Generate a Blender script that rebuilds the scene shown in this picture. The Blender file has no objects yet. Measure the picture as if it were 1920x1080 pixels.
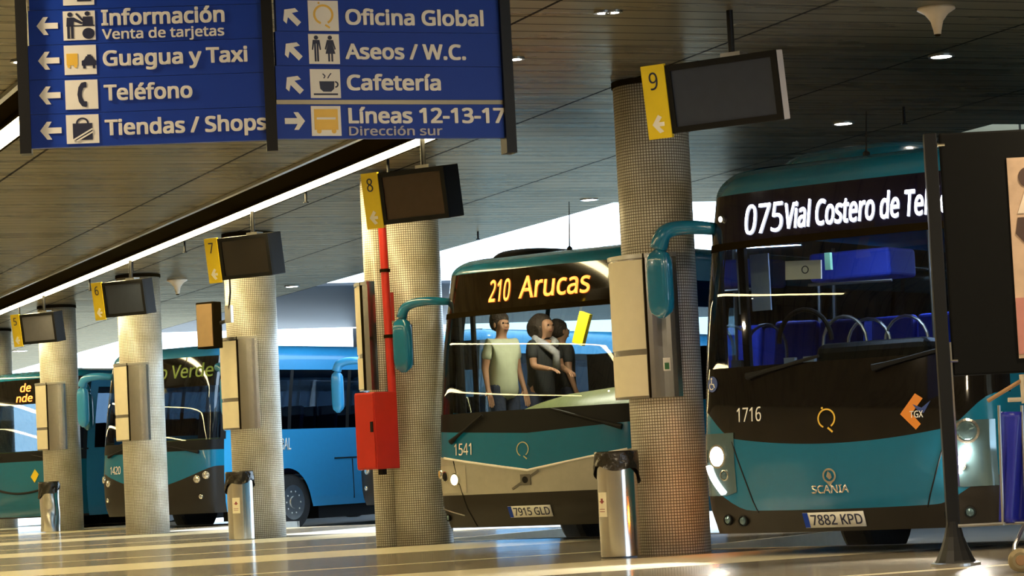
import bpy, bmesh, math, random
from mathutils import Vector, Matrix

random.seed(4)
scene = bpy.context.scene
COL = scene.collection
PI = math.pi

# ------------------------------------------------------------------ camera, world, light, exposure
FPX = 4800.0                      # focal length in pixels of the 1920 wide frame
CAMH = 0.84
ROLL = math.atan(0.05)
PITCH = math.atan(323.0 / FPX)
Fv = Vector((0, math.cos(PITCH), math.sin(PITCH)))
R0 = Vector((1, 0, 0))
U0 = Vector((0, -math.sin(PITCH), math.cos(PITCH)))
Rc = R0 * math.cos(ROLL) - U0 * math.sin(ROLL)
Uc = R0 * math.sin(ROLL) + U0 * math.cos(ROLL)
CAMPOS = Vector((0, 0, CAMH))

cam = bpy.data.cameras.new('camera')
cam.sensor_width = 36.0
cam.lens = FPX / 1920.0 * 36.0
cam.clip_start = 0.1
cam.clip_end = 400
camo = bpy.data.objects.new('camera', cam)
COL.objects.link(camo)
camo.matrix_world = Matrix(((Rc.x, Uc.x, -Fv.x, 0), (Rc.y, Uc.y, -Fv.y, 0),
                            (Rc.z, Uc.z, -Fv.z, CAMH), (0, 0, 0, 1)))
scene.camera = camo

w = bpy.data.worlds.new('daylight')
scene.world = w
w.use_nodes = True
wn = w.node_tree.nodes
wn['Background'].inputs[0].default_value = (0.60, 0.80, 1.0, 1)
wn['Background'].inputs[1].default_value = 4.6

sun = bpy.data.lights.new('sun', 'SUN')
sun.energy = 3.0
sun.angle = math.radians(6)
sun.color = (1.0, 0.96, 0.9)
suno = bpy.data.objects.new('sun', sun)
COL.objects.link(suno)
suno.rotation_euler = Vector((-0.75, -0.25, -0.95)).to_track_quat('-Z', 'Y').to_euler()

scene.view_settings.view_transform = 'Standard'
scene.view_settings.look = 'None'
scene.view_settings.exposure = 0.55
scene.view_settings.gamma = 1.0
scene.view_settings.use_curve_mapping = False

STRIP_POWER = 22.0
SPOT_POWER = 26.0
CONC_FILL_W = 85.0  # power of the added fill lights over the near concourse


def ray(x, y):
    return Fv + Rc * ((x - 960.0) / FPX) + Uc * ((540.0 - y) / FPX)


def at(x, y, Y):
    d = ray(x, y)
    return CAMPOS + d * (Y / d.y)


def at_z(x, y, z):
    d = ray(x, y)
    return CAMPOS + d * ((z - CAMH) / d.z)


YAW = math.radians(-34.5)
BU = Vector((math.cos(YAW), math.sin(YAW), 0))      # along the bus fronts
BW = Vector((-math.sin(YAW), math.cos(YAW), 0))     # into the bays
ROWA = math.atan(0.392)
RD = Vector((-math.sin(ROWA), math.cos(ROWA), 0))   # along the row of columns, away
RN = Vector((math.cos(ROWA), math.sin(ROWA), 0))    # across it, to the road side
ROWYAW = ROWA
ZC = 4.0                                            # ceiling height
ZR = -0.18                                          # road level
COLY = [21.6 + 5.98 * k for k in range(7)]
COL0 = Vector((1.25, 21.6, 0))


def colpos(k):
    return COL0 + RD * (5.98 / RD.y * k)


# ------------------------------------------------------------------ materials
MATS = {}


def mat(name, color, rough=0.5, metal=0.0, emit=None, estr=0.0, noise=0.12, nscale=12.0, bump=0.0,
        bscale=40.0, coat=0.0, spec=0.5):
    if name in MATS:
        return MATS[name]
    m = bpy.data.materials.new(name)
    m.use_nodes = True
    nt = m.node_tree
    b = nt.nodes['Principled BSDF']
    b.inputs['Roughness'].default_value = rough
    b.inputs['Metallic'].default_value = metal
    b.inputs['Coat Weight'].default_value = coat
    b.inputs['Specular IOR Level'].default_value = spec
    tc = nt.nodes.new('ShaderNodeTexCoord')
    if noise > 0:
        n = nt.nodes.new('ShaderNodeTexNoise')
        n.inputs['Scale'].default_value = nscale
        n.inputs['Detail'].default_value = 4
        nt.links.new(tc.outputs['Object'], n.inputs['Vector'])
        r = nt.nodes.new('ShaderNodeMix')
        r.data_type = 'RGBA'
        c = Vector(color[:3])
        lo = c * (1 - noise)
        hi = c * (1 + noise)
        r.inputs['A'].default_value = (lo.x, lo.y, lo.z, 1)
        r.inputs['B'].default_value = (min(hi.x, 1), min(hi.y, 1), min(hi.z, 1), 1)
        nt.links.new(n.outputs['Fac'], r.inputs['Factor'])
        nt.links.new(r.outputs['Result'], b.inputs['Base Color'])
    else:
        b.inputs['Base Color'].default_value = (*color[:3], 1)
    if bump > 0:
        n2 = nt.nodes.new('ShaderNodeTexNoise')
        n2.inputs['Scale'].default_value = bscale
        nt.links.new(tc.outputs['Object'], n2.inputs['Vector'])
        bp = nt.nodes.new('ShaderNodeBump')
        bp.inputs['Strength'].default_value = bump
        bp.inputs['Distance'].default_value = 0.02
        nt.links.new(n2.outputs['Fac'], bp.inputs['Height'])
        nt.links.new(bp.outputs['Normal'], b.inputs['Normal'])
    if emit:
        b.inputs['Emission Color'].default_value = (*emit, 1)
        b.inputs['Emission Strength'].default_value = estr
    MATS[name] = m
    return m


def glass(name, tint, refl=1.0):
    if name in MATS:
        return MATS[name]
    m = bpy.data.materials.new(name)
    m.use_nodes = True
    nt = m.node_tree
    nt.nodes.remove(nt.nodes['Principled BSDF'])
    out = nt.nodes['Material Output']
    t = nt.nodes.new('ShaderNodeBsdfTransparent')
    t.inputs[0].default_value = (*tint, 1)
    g = nt.nodes.new('ShaderNodeBsdfGlossy')
    g.inputs['Roughness'].default_value = 0.02
    f = nt.nodes.new('ShaderNodeFresnel')
    f.inputs[0].default_value = 1.5
    mul = nt.nodes.new('ShaderNodeMath')
    mul.operation = 'MULTIPLY'
    mul.inputs[1].default_value = 1.6 * refl
    mul.use_clamp = True
    nt.links.new(f.outputs[0], mul.inputs[0])
    mx = nt.nodes.new('ShaderNodeMixShader')
    nt.links.new(mul.outputs[0], mx.inputs[0])
    nt.links.new(t.outputs[0], mx.inputs[1])
    nt.links.new(g.outputs[0], mx.inputs[2])
    nt.links.new(mx.outputs[0], out.inputs[0])
    MATS[name] = m
    return m


def nodes_of(m):
    return m.node_tree.nodes, m.node_tree.links, m.node_tree.nodes['Principled BSDF']


def mosaic(name, c1, c2, grout):
    m = bpy.data.materials.new(name)
    m.use_nodes = True
    N, L, b = nodes_of(m)
    uv = N.new('ShaderNodeUVMap')
    br = N.new('ShaderNodeTexBrick')
    br.offset = 0.0
    br.squash = 1.0
    br.inputs['Scale'].default_value = 1.0
    br.inputs['Brick Width'].default_value = 0.0245
    br.inputs['Row Height'].default_value = 0.0245
    br.inputs['Mortar Size'].default_value = 0.0032
    br.inputs['Mortar Smooth'].default_value = 0.1
    br.inputs['Color1'].default_value = (*c1, 1)
    br.inputs['Color2'].default_value = (*c2, 1)
    br.inputs['Mortar'].default_value = (*grout, 1)
    L.new(uv.outputs[0], br.inputs['Vector'])
    n = N.new('ShaderNodeTexNoise')
    n.inputs['Scale'].default_value = 2.2
    n.inputs['Detail'].default_value = 5
    L.new(uv.outputs[0], n.inputs['Vector'])
    rp = N.new('ShaderNodeValToRGB')
    rp.color_ramp.elements[0].position = 0.32
    rp.color_ramp.elements[0].color = (0.72, 0.68, 0.58, 1)
    rp.color_ramp.elements[1].position = 0.62
    rp.color_ramp.elements[1].color = (1, 1, 1, 1)
    L.new(n.outputs['Fac'], rp.inputs[0])
    mx = N.new('ShaderNodeMix')
    mx.data_type = 'RGBA'
    mx.blend_type = 'MULTIPLY'
    mx.inputs['Factor'].default_value = 1.0
    L.new(br.outputs['Color'], mx.inputs['A'])
    L.new(rp.outputs['Color'], mx.inputs['B'])
    L.new(mx.outputs['Result'], b.inputs['Base Color'])
    b.inputs['Roughness'].default_value = 0.35
    bp = N.new('ShaderNodeBump')
    bp.inputs['Strength'].default_value = 0.35
    bp.inputs['Distance'].default_value = 0.002
    bp.invert = True
    L.new(br.outputs['Fac'], bp.inputs['Height'])
    L.new(bp.outputs['Normal'], b.inputs['Normal'])
    return m


def floor_mat():
    m = bpy.data.materials.new('polished_terrazzo')
    m.use_nodes = True
    N, L, b = nodes_of(m)
    tc = N.new('ShaderNodeTexCoord')
    mp = N.new('ShaderNodeMapping')
    mp.inputs['Rotation'].default_value = (0, 0, -ROWYAW)
    L.new(tc.outputs['Object'], mp.inputs['Vector'])
    sx = N.new('ShaderNodeSeparateXYZ')
    L.new(mp.outputs[0], sx.inputs[0])
    per = 5.98 / RD.y
    c0 = COL0.dot(RD)

    def band(offset, width):
        a = N.new('ShaderNodeMath'); a.operation = 'SUBTRACT'; a.inputs[1].default_value = c0 + offset - 50 * per
        L.new(sx.outputs['Y'], a.inputs[0])
        d = N.new('ShaderNodeMath'); d.operation = 'MODULO'; d.inputs[1].default_value = per
        L.new(a.outputs[0], d.inputs[0])
        l = N.new('ShaderNodeMath'); l.operation = 'LESS_THAN'; l.inputs[1].default_value = width
        L.new(d.outputs[0], l.inputs[0])
        return l
    b1 = band(-2.4, 1.8)
    b2 = band(1.2, 0.16)
    mxx = N.new('ShaderNodeMath'); mxx.operation = 'MAXIMUM'
    L.new(b1.outputs[0], mxx.inputs[0]); L.new(b2.outputs[0], mxx.inputs[1])
    vo = N.new('ShaderNodeTexNoise')
    vo.inputs['Scale'].default_value = 22
    vo.inputs['Detail'].default_value = 3
    L.new(tc.outputs['Object'], vo.inputs['Vector'])
    ca = N.new('ShaderNodeMix'); ca.data_type = 'RGBA'
    ca.inputs['A'].default_value = (0.17, 0.15, 0.11, 1)
    ca.inputs['B'].default_value = (0.24, 0.205, 0.15, 1)
    L.new(vo.outputs['Fac'], ca.inputs['Factor'])
    cb = N.new('ShaderNodeMix'); cb.data_type = 'RGBA'
    cb.inputs['A'].default_value = (0.66, 0.60, 0.42, 1)
    cb.inputs['B'].default_value = (0.82, 0.75, 0.55, 1)
    L.new(vo.outputs['Fac'], cb.inputs['Factor'])
    cm = N.new('ShaderNodeMix'); cm.data_type = 'RGBA'
    L.new(mxx.outputs[0], cm.inputs['Factor'])
    L.new(ca.outputs['Result'], cm.inputs['A']); L.new(cb.outputs['Result'], cm.inputs['B'])
    dif = N.new('ShaderNodeBsdfDiffuse')
    L.new(cm.outputs['Result'], dif.inputs['Color'])
    glo = N.new('ShaderNodeBsdfGlossy')
    mxs = N.new('ShaderNodeMixShader')
    mxs.inputs[0].default_value = 0.42
    L.new(dif.outputs[0], mxs.inputs[1]); L.new(glo.outputs[0], mxs.inputs[2])
    L.new(mxs.outputs[0], N['Material Output'].inputs['Surface'])
    N.remove(b)
    b = glo
    n2 = N.new('ShaderNodeTexNoise')
    n2.inputs['Scale'].default_value = 3.0
    L.new(tc.outputs['Object'], n2.inputs['Vector'])
    mr = N.new('ShaderNodeMapRange')
    mr.inputs['To Min'].default_value = 0.08
    mr.inputs['To Max'].default_value = 0.2
    L.new(n2.outputs['Fac'], mr.inputs['Value'])
    L.new(mr.outputs[0], b.inputs['Roughness'])
    return m


def ceiling_mat():
    m = bpy.data.materials.new('brushed_slat_ceiling')
    m.use_nodes = True
    N, L, b = nodes_of(m)
    tc = N.new('ShaderNodeTexCoord')
    mp = N.new('ShaderNodeMapping')
    mp.inputs['Rotation'].default_value = (0, 0, -ROWYAW)
    L.new(tc.outputs['Object'], mp.inputs['Vector'])
    sx = N.new('ShaderNodeSeparateXYZ')
    L.new(mp.outputs[0], sx.inputs[0])

    def saw(axis, per, wid):
        a = N.new('ShaderNodeMath'); a.operation = 'ADD'; a.inputs[1].default_value = 600.0
        L.new(sx.outputs[axis], a.inputs[0])
        d = N.new('ShaderNodeMath'); d.operation = 'MODULO'; d.inputs[1].default_value = per
        L.new(a.outputs[0], d.inputs[0])
        l = N.new('ShaderNodeMath'); l.operation = 'LESS_THAN'; l.inputs[1].default_value = wid
        L.new(d.outputs[0], l.inputs[0])
        return l
    s1 = saw('Y', 0.3, 0.02)
    s2 = saw('X', 2.05, 0.03)
    mxx = N.new('ShaderNodeMath'); mxx.operation = 'MAXIMUM'
    L.new(s1.outputs[0], mxx.inputs[0]); L.new(s2.outputs[0], mxx.inputs[1])
    mp2 = N.new('ShaderNodeMapping')
    mp2.inputs['Scale'].default_value = (0.35, 2.6, 1)
    L.new(mp.outputs[0], mp2.inputs['Vector'])
    n = N.new('ShaderNodeTexNoise')
    n.inputs['Scale'].default_value = 1.6
    n.inputs['Detail'].default_value = 6
    L.new(mp2.outputs[0], n.inputs['Vector'])
    cr = N.new('ShaderNodeMix'); cr.data_type = 'RGBA'
    cr.inputs['A'].default_value = (0.23, 0.205, 0.14, 1)
    cr.inputs['B'].default_value = (0.34, 0.31, 0.235, 1)
    L.new(n.outputs['Fac'], cr.inputs['Factor'])
    cm = N.new('ShaderNodeMix'); cm.data_type = 'RGBA'
    cm.inputs['B'].default_value = (0.035, 0.032, 0.027, 1)
    L.new(mxx.outputs[0], cm.inputs['Factor'])
    L.new(cr.outputs['Result'], cm.inputs['A'])
    dif = N.new('ShaderNodeBsdfDiffuse')
    glo = N.new('ShaderNodeBsdfGlossy')
    mxs = N.new('ShaderNodeMixShader')
    mxs.inputs[0].default_value = 0.72
    L.new(cm.outputs['Result'], dif.inputs['Color'])
    L.new(cm.outputs['Result'], glo.inputs['Color'])
    L.new(dif.outputs[0], mxs.inputs[1]); L.new(glo.outputs[0], mxs.inputs[2])
    L.new(mxs.outputs[0], N['Material Output'].inputs['Surface'])
    N.remove(b)
    b = glo
    mr = N.new('ShaderNodeMapRange')
    mr.inputs['To Min'].default_value = 0.16
    mr.inputs['To Max'].default_value = 0.42
    L.new(n.outputs['Fac'], mr.inputs['Value'])
    L.new(mr.outputs[0], b.inputs['Roughness'])
    bp = N.new('ShaderNodeBump')
    bp.inputs['Strength'].default_value = 0.16
    bp.inputs['Distance'].default_value = 0.05
    L.new(n.outputs['Fac'], bp.inputs['Height'])
    L.new(bp.outputs['Normal'], b.inputs['Normal'])
    return m


M_floor = floor_mat()
M_ceil = ceiling_mat()
M_tile = mosaic('cream_mosaic', (0.86, 0.84, 0.74), (0.78, 0.75, 0.64), (0.15, 0.12, 0.08))
M_road = mat('asphalt', (0.16, 0.16, 0.17), 0.8, nscale=3, noise=0.25)
M_ground = mat('pale_concrete', (0.55, 0.55, 0.54), 0.85, nscale=0.7)
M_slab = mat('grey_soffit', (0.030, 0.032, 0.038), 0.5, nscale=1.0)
M_wallw = mat('warm_wall', (0.50, 0.37, 0.20), 0.6, nscale=0.8, noise=0.3)
M_curb = mat('curb_stone', (0.6, 0.58, 0.52), 0.6)
M_dark = mat('dark_bronze', (0.013, 0.009, 0.003), 0.9, spec=0.0)
M_blackm = mat('black_metal', (0.006, 0.006, 0.006), 0.45, spec=0.25)
M_blackp = mat('black_plastic', (0.007, 0.0068, 0.0065), 0.5, spec=0.18)
M_rubber = mat('tyre_rubber', (0.02, 0.02, 0.02), 0.8, bump=0.3)
M_teal = mat('teal_paint', (0.006, 0.14, 0.25), 0.22, coat=0.6, noise=0.05)
M_dayblue = mat('daylit_blue_paint', (0.030, 0.27, 0.53), 0.28, coat=0.5, noise=0.05)  # bus paint made brighter and bluer, daylight put into the colour
M_silver = mat('silver_grille', (0.42, 0.40, 0.33), 0.35, metal=0.3)
M_bump = mat('charcoal_bumper', (0.020, 0.016, 0.011), 0.42, spec=0.3)
M_gloss = mat('gloss_black', (0.008, 0.007, 0.006), 0.06, coat=0.8)
M_chrome = mat('stainless', (0.84, 0.83, 0.78), 0.20, metal=1.0, noise=0.08, nscale=6)
M_case = mat('brushed_steel', (0.52, 0.52, 0.51), 0.22, metal=1.0, noise=0.08, nscale=5)
M_steel = mat('satin_steel', (0.5, 0.5, 0.48), 0.35, metal=1.0)
M_paper = mat('cream_paper', (0.80, 0.72, 0.52), 0.55, noise=0.06)
M_signblue = mat('sign_blue', (0.004, 0.040, 0.34), 0.45, noise=0.04, spec=0.25)
M_white = mat('sign_white', (0.86, 0.82, 0.74), 0.5, noise=0.04)
M_yellow = mat('sign_yellow', (0.82, 0.60, 0.015), 0.4, noise=0.06)
M_orange = mat('sign_ochre', (0.85, 0.52, 0.06), 0.45, noise=0.05)
M_ink = mat('dark_ink', (0.012, 0.016, 0.05), 0.5)
M_red = mat('red_enamel', (0.50, 0.022, 0.010), 0.32, noise=0.12, nscale=6)
M_bag = mat('black_bin_bag', (0.020, 0.016, 0.010), 0.25, bump=0.6, bscale=18)
M_screen = mat('dark_screen', (0.028, 0.030, 0.034), 0.18, coat=0.3)
M_screenb = mat('brown_screen', (0.055, 0.034, 0.022), 0.2, coat=0.3)
M_greyp = mat('pale_grey_plastic', (0.45, 0.44, 0.48), 0.5)
M_tan = mat('tan_panel', (0.42, 0.28, 0.14), 0.5)
M_int = mat('bus_interior_grey', (0.10, 0.105, 0.11), 0.6)
M_intl = mat('bus_lining', (0.28, 0.30, 0.32), 0.6)
M_seat = mat('blue_seat_fabric', (0.015, 0.04, 0.42), 0.75, nscale=30)
M_dash = mat('olive_dash_top', (0.20, 0.22, 0.09), 0.35)
M_white_led = mat('white_led', (0.8, 0.8, 0.9), 0.4, emit=(0.82, 0.87, 1.0), estr=6.0)
M_amber_led = mat('amber_led', (0.8, 0.4, 0.1), 0.4, emit=(1.0, 0.20, 0.030), estr=2.3)
M_green_led = mat('green_led', (0.10, 0.13, 0.02), 0.4, emit=(0.45, 0.55, 0.06), estr=0.16)
M_lamp = mat('head_lamp', (0.9, 0.9, 0.85), 0.3, emit=(1.0, 0.95, 0.82), estr=45.0)
M_drl = mat('lamp_strip', (0.9, 0.9, 0.85), 0.3, emit=(1.0, 0.96, 0.88), estr=9.0)
M_lens = mat('lamp_lens', (0.10, 0.17, 0.19), 0.12, metal=0.4, coat=0.8)
M_reflector = mat('lamp_reflector', (0.8, 0.78, 0.72), 0.12, metal=0.9)
M_tube = mat('fluorescent_tube', (0.9, 0.88, 0.8), 0.4, emit=(1.0, 0.80, 0.40), estr=STRIP_POWER, noise=0)
M_tube2 = mat('fluorescent_tube_dim', (0.9, 0.88, 0.8), 0.4, emit=(1.0, 0.78, 0.36), estr=STRIP_POWER * 1.0, noise=0)
M_down = mat('downlight_lens', (0.9, 0.88, 0.8), 0.4, emit=(1.0, 0.93, 0.80), estr=SPOT_POWER, noise=0)
M_plate = mat('number_plate_white', (0.72, 0.70, 0.62), 0.4)
M_skin = mat('skin', (0.38, 0.19, 0.11), 0.55)
M_hair = mat('brown_hair', (0.035, 0.02, 0.012), 0.7, bump=0.8, bscale=60)
M_shirtg = mat('pale_green_cotton', (0.46, 0.47, 0.33), 0.8)
M_shirtb = mat('black_cotton', (0.02, 0.02, 0.022), 0.8)
M_scarf = mat('grey_scarf', (0.35, 0.33, 0.34), 0.8, noise=0.6, nscale=25)
M_denim = mat('dark_denim', (0.03, 0.04, 0.08), 0.8)
M_bluecloth = mat('blue_nylon', (0.018, 0.026, 0.36), 0.35, bump=0.5, bscale=6)
M_wood = mat('tan_wood', (0.35, 0.19, 0.08), 0.5)
M_brass = mat('aged_brass', (0.36, 0.29, 0.16), 0.35, metal=0.6)
M_ivory = mat('ivory_lamp', (0.62, 0.52, 0.38), 0.4)
G_wind = glass('windscreen_glass', (0.62, 0.70, 0.68))
G_side = glass('side_glass', (0.20, 0.25, 0.30), 0.22)
G_clear = glass('clear_side_glass', (0.55, 0.62, 0.64), 0.2)


# ------------------------------------------------------------------ object helpers
def tag(o, label=None, cat=None, group=None, kind=None):
    if label: o['label'] = label
    if cat: o['category'] = cat
    if group: o['group'] = group
    if kind: o['kind'] = kind
    return o


def thing(name, label, cat, loc=(0, 0, 0), rotz=0.0, group=None):
    o = bpy.data.objects.new(name, None)
    o.empty_display_size = 0.2
    COL.objects.link(o)
    o.location = loc
    o.rotation_euler = (0, 0, rotz)
    return tag(o, label, cat, group)


class MB:
    def __init__(self):
        self.v = []
        self.f = []
        self.uv = None

    def add(self, vs, fs):
        n = len(self.v)
        self.v += [tuple(p) for p in vs]
        self.f += [[i + n for i in f] for f in fs]
        return self

    def box(self, c, s, rot=None):
        c = Vector(c)
        h = Vector(s) * 0.5
        vs = []
        for z in (-1, 1):
            for x, y in ((-1, -1), (1, -1), (1, 1), (-1, 1)):
                p = Vector((x * h.x, y * h.y, z * h.z))
                if rot is not None:
                    p = rot @ p
                vs.append(c + p)
        return self.add(vs, [(3, 2, 1, 0), (4, 5, 6, 7), (0, 1, 5, 4), (1, 2, 6, 5), (2, 3, 7, 6), (3, 0, 4, 7)])

    def tube(self, pts, r, n=10, cap=True):
        pts = [Vector(p) for p in pts]
        rs = r if isinstance(r, (list, tuple)) else [r] * len(pts)
        vs = []
        up = None
        for i, p in enumerate(pts):
            if i == 0: t = pts[1] - pts[0]
            elif i == len(pts) - 1: t = pts[-1] - pts[-2]
            else: t = pts[i + 1] - pts[i - 1]
            t.normalize()
            if up is None:
                a = Vector((0, 0, 1)) if abs(t.z) < 0.9 else Vector((1, 0, 0))
                up = (a - t * a.dot(t)).normalized()
            else:
                up = (up - t * up.dot(t)).normalized()
            sd = t.cross(up)
            for k in range(n):
                a = 2 * PI * k / n
                vs.append(p + (up * math.cos(a) + sd * math.sin(a)) * rs[i])
        fs = []
        for i in range(len(pts) - 1):
            for k in range(n):
                k2 = (k + 1) % n
                fs.append((i * n + k, i * n + k2, (i + 1) * n + k2, (i + 1) * n + k))
        if cap:
            fs.append(tuple(reversed(range(n))))
            fs.append(tuple(range((len(pts) - 1) * n, len(pts) * n)))
        return self.add(vs, fs)

    def lathe(self, prof, c=(0, 0, 0), n=32, axis='z'):
        c = Vector(c)
        vs = []
        for r, z in prof:
            for k in range(n):
                a = 2 * PI * k / n
                if axis == 'z': p = Vector((r * math.cos(a), r * math.sin(a), z))
                elif axis == 'x': p = Vector((z, r * math.cos(a), r * math.sin(a)))
                else: p = Vector((r * math.sin(a), z, r * math.cos(a)))
                vs.append(c + p)
        fs = []
        for i in range(len(prof) - 1):
            for k in range(n):
                k2 = (k + 1) % n
                fs.append((i * n + k, i * n + k2, (i + 1) * n + k2, (i + 1) * n + k))
        if prof[0][0] > 1e-6: fs.append(tuple(reversed(range(n))))
        if prof[-1][0] > 1e-6: fs.append(tuple(range((len(prof) - 1) * n, len(prof) * n)))
        return self.add(vs, fs)

    def ball(self, c, r, n=16, m=10):
        c = Vector(c)
        r = Vector(r) if not isinstance(r, (int, float)) else Vector((r, r, r))
        vs = [c + Vector((0, 0, r.z))]
        for i in range(1, m):
            a = PI * i / m
            for k in range(n):
                b = 2 * PI * k / n
                vs.append(c + Vector((r.x * math.sin(a) * math.cos(b), r.y * math.sin(a) * math.sin(b), r.z * math.cos(a))))
        vs.append(c - Vector((0, 0, r.z)))
        fs = [(0, 1 + k, 1 + (k + 1) % n) for k in range(n)]
        for i in range(m - 2):
            for k in range(n):
                k2 = (k + 1) % n
                fs.append((1 + i * n + k, 1 + (i + 1) * n + k, 1 + (i + 1) * n + k2, 1 + i * n + k2))
        e = len(vs) - 1
        fs += [(e, 1 + (m - 2) * n + (k + 1) % n, 1 + (m - 2) * n + k) for k in range(n)]
        return self.add(vs, fs)

    def grid(self, rows, flip=False, closed=False):
        nr, nc = len(rows), len(rows[0])
        vs = [p for r in rows for p in r]
        fs = []
        for i in range(nr - 1):
            for j in range(nc if closed else nc - 1):
                j2 = (j + 1) % nc
                q = (i * nc + j, i * nc + j2, (i + 1) * nc + j2, (i + 1) * nc + j)
                fs.append(tuple(reversed(q)) if flip else q)
        return self.add(vs, fs)

    def prism(self, pts, a, b, fn):
        """closed outline pts extruded between depth a and b; fn(u, v, d) -> point"""
        n = len(pts)
        vs = [fn(u, v, a) for u, v in pts] + [fn(u, v, b) for u, v in pts]
        fs = [tuple(range(n)), tuple(reversed(range(n, 2 * n)))]
        for k in range(n):
            k2 = (k + 1) % n
            fs.append((k2, k, n + k, n + k2))
        return self.add(vs, fs)

    def build(self, name, m, parent=None, smooth=False, bevel=0.0, loc=None):
        me = bpy.data.meshes.new(name)
        me.from_pydata([tuple(p) for p in self.v], [], self.f)
        me.update()
        bm = bmesh.new()
        bm.from_mesh(me)
        bmesh.ops.recalc_face_normals(bm, faces=bm.faces)
        bm.to_mesh(me)
        bm.free()
        me.materials.append(m)
        o = bpy.data.objects.new(name, me)
        COL.objects.link(o)
        if parent: o.parent = parent
        if loc is not None: o.location = loc
        if bevel > 0:
            b = o.modifiers.new('bevel', 'BEVEL')
            b.width = bevel
            b.segments = 3
            b.limit_method = 'ANGLE'
            b.angle_limit = math.radians(35)
        if smooth:
            for p in me.polygons: p.use_smooth = True
        return o


def children(o):
    return [c for c in bpy.data.objects if c.parent == o]


def copy_tree(o, parent=None):
    c = o.copy()
    COL.objects.link(c)
    if parent is not None:
        c.parent = parent
        c.matrix_parent_inverse = o.matrix_parent_inverse
    for ch in children(o):
        copy_tree(ch, c)
    return c


try:
    import os
    FONT = bpy.data.fonts.load(os.path.join(bpy.utils.system_resource('DATAFILES'), 'fonts', 'NotoSansHebrew-Regular.woff2'))
except Exception:
    FONT = None


CAPS = {}


def cap_height(bold):
    if bold not in CAPS:
        cu = bpy.data.curves.new('cap', 'FONT')
        cu.body = 'H'
        cu.offset = bold
        if FONT: cu.font = FONT
        o = bpy.data.objects.new('cap', cu)
        COL.objects.link(o)
        bpy.context.view_layer.update()
        me = bpy.data.meshes.new_from_object(o.evaluated_get(bpy.context.evaluated_depsgraph_get()))
        CAPS[bold] = max(v.co.y for v in me.vertices)
        bpy.data.objects.remove(o)
        bpy.data.meshes.remove(me)
    return CAPS[bold]


def text(body, name, fn, u0, u1, v0, h, m, parent, bold=0.02, depth=0.003, squeeze=True, sub=False, fat=0.0):
    """Lettering: baseline at v0 from u0 to u1, capital height h, laid on the surface fn(u, v, d)."""
    cu = bpy.data.curves.new(name, 'FONT')
    cu.body = body
    if FONT: cu.font = FONT
    cu.size = 1.0
    cu.offset = bold
    cu.resolution_u = 3
    o = bpy.data.objects.new(name, cu)
    COL.objects.link(o)
    bpy.context.view_layer.update()
    dg = bpy.context.evaluated_depsgraph_get()
    me = bpy.data.meshes.new_from_object(o.evaluated_get(dg))
    bpy.data.objects.remove(o)
    xs = [v.co.x for v in me.vertices]
    x0, x1 = min(xs), max(xs)
    cap = cap_height(bold) + fat
    sx = (u1 - u0) / (x1 - x0)
    sy = h / cap
    bm = bmesh.new()
    bm.from_mesh(me)
    if fat:
        for q, (dx, dy) in enumerate(((fat, fat), (fat, -fat), (-fat, fat), (-fat, -fat), (fat * 1.2, 0), (-fat * 1.2, 0))):
            n0 = len(bm.verts)
            bm.from_mesh(me)
            bm.verts.ensure_lookup_table()
            for v in bm.verts[n0:]:
                v.co.x += dx
                v.co.y += dy
                v.co.z = 0.01 * (q + 1)
    if sub:
        bmesh.ops.subdivide_edges(bm, edges=[e for e in bm.edges if e.calc_length() > 0.25], cuts=2)
    r = bmesh.ops.extrude_face_region(bm, geom=bm.faces[:])
    top = [g for g in r['geom'] if isinstance(g, bmesh.types.BMVert)]
    ts = set(top)
    for v in bm.verts:
        u = u0 + (v.co.x - x0) * sx
        vv = v0 + v.co.y * sy
        lay = round(v.co.z * 100) * 0.0006
        v.co = Vector(fn(u, vv, (depth + lay) if v in ts else 0.0))
    bmesh.ops.recalc_face_normals(bm, faces=bm.faces)
    bm.to_mesh(me)
    bm.free()
    me.materials.clear()
    me.materials.append(m)
    o = bpy.data.objects.new(name, me)
    COL.objects.link(o)
    if parent: o.parent = parent
    return o


def shapes(name, fn, items, m, parent, d0=0.0, d1=0.003):
    """printed shapes: ('p', pts) ('c', cx, cy, r) ('r', x0, y0, x1, y1) ('l', pts, width)"""
    mb = MB()
    for it in items:
        if it[0] == 'p':
            mb.prism(it[1], d1, d0, fn)
        elif it[0] == 'r':
            _, a, b, c, d = it
            mb.prism([(a, b), (c, b), (c, d), (a, d)], d1, d0, fn)
        elif it[0] == 'c':
            _, cx, cy, r = it[:4]
            ry = it[4] if len(it) > 4 else r
            mb.prism([(cx + r * math.cos(2 * PI * k / 24), cy + ry * math.sin(2 * PI * k / 24)) for k in range(24)], d1, d0, fn)
        elif it[0] == 'ring':
            _, cx, cy, r, wd, a0, a1 = it
            N = 30
            for k in range(N):
                t0 = a0 + (a1 - a0) * k / N
                t1 = a0 + (a1 - a0) * (k + 1) / N
                q = []
                for t, rr in ((t0, r - wd / 2), (t1, r - wd / 2), (t1, r + wd / 2), (t0, r + wd / 2)):
                    q.append((cx + rr * math.cos(t), cy + rr * math.sin(t)))
                mb.prism(q, d1, d0, fn)
        elif it[0] == 'l':
            _, pts, wd = it
            for (ax, ay), (bx, by) in zip(pts[:-1], pts[1:]):
                dx, dy = bx - ax, by - ay
                ln = math.hypot(dx, dy) or 1
                nx, ny = -dy / ln * wd / 2, dx / ln * wd / 2
                mb.prism([(ax + nx, ay + ny), (bx + nx, by + ny), (bx - nx, by - ny), (ax - nx, ay - ny)], d1, d0, fn)
    return mb.build(name, m, parent)


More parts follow.
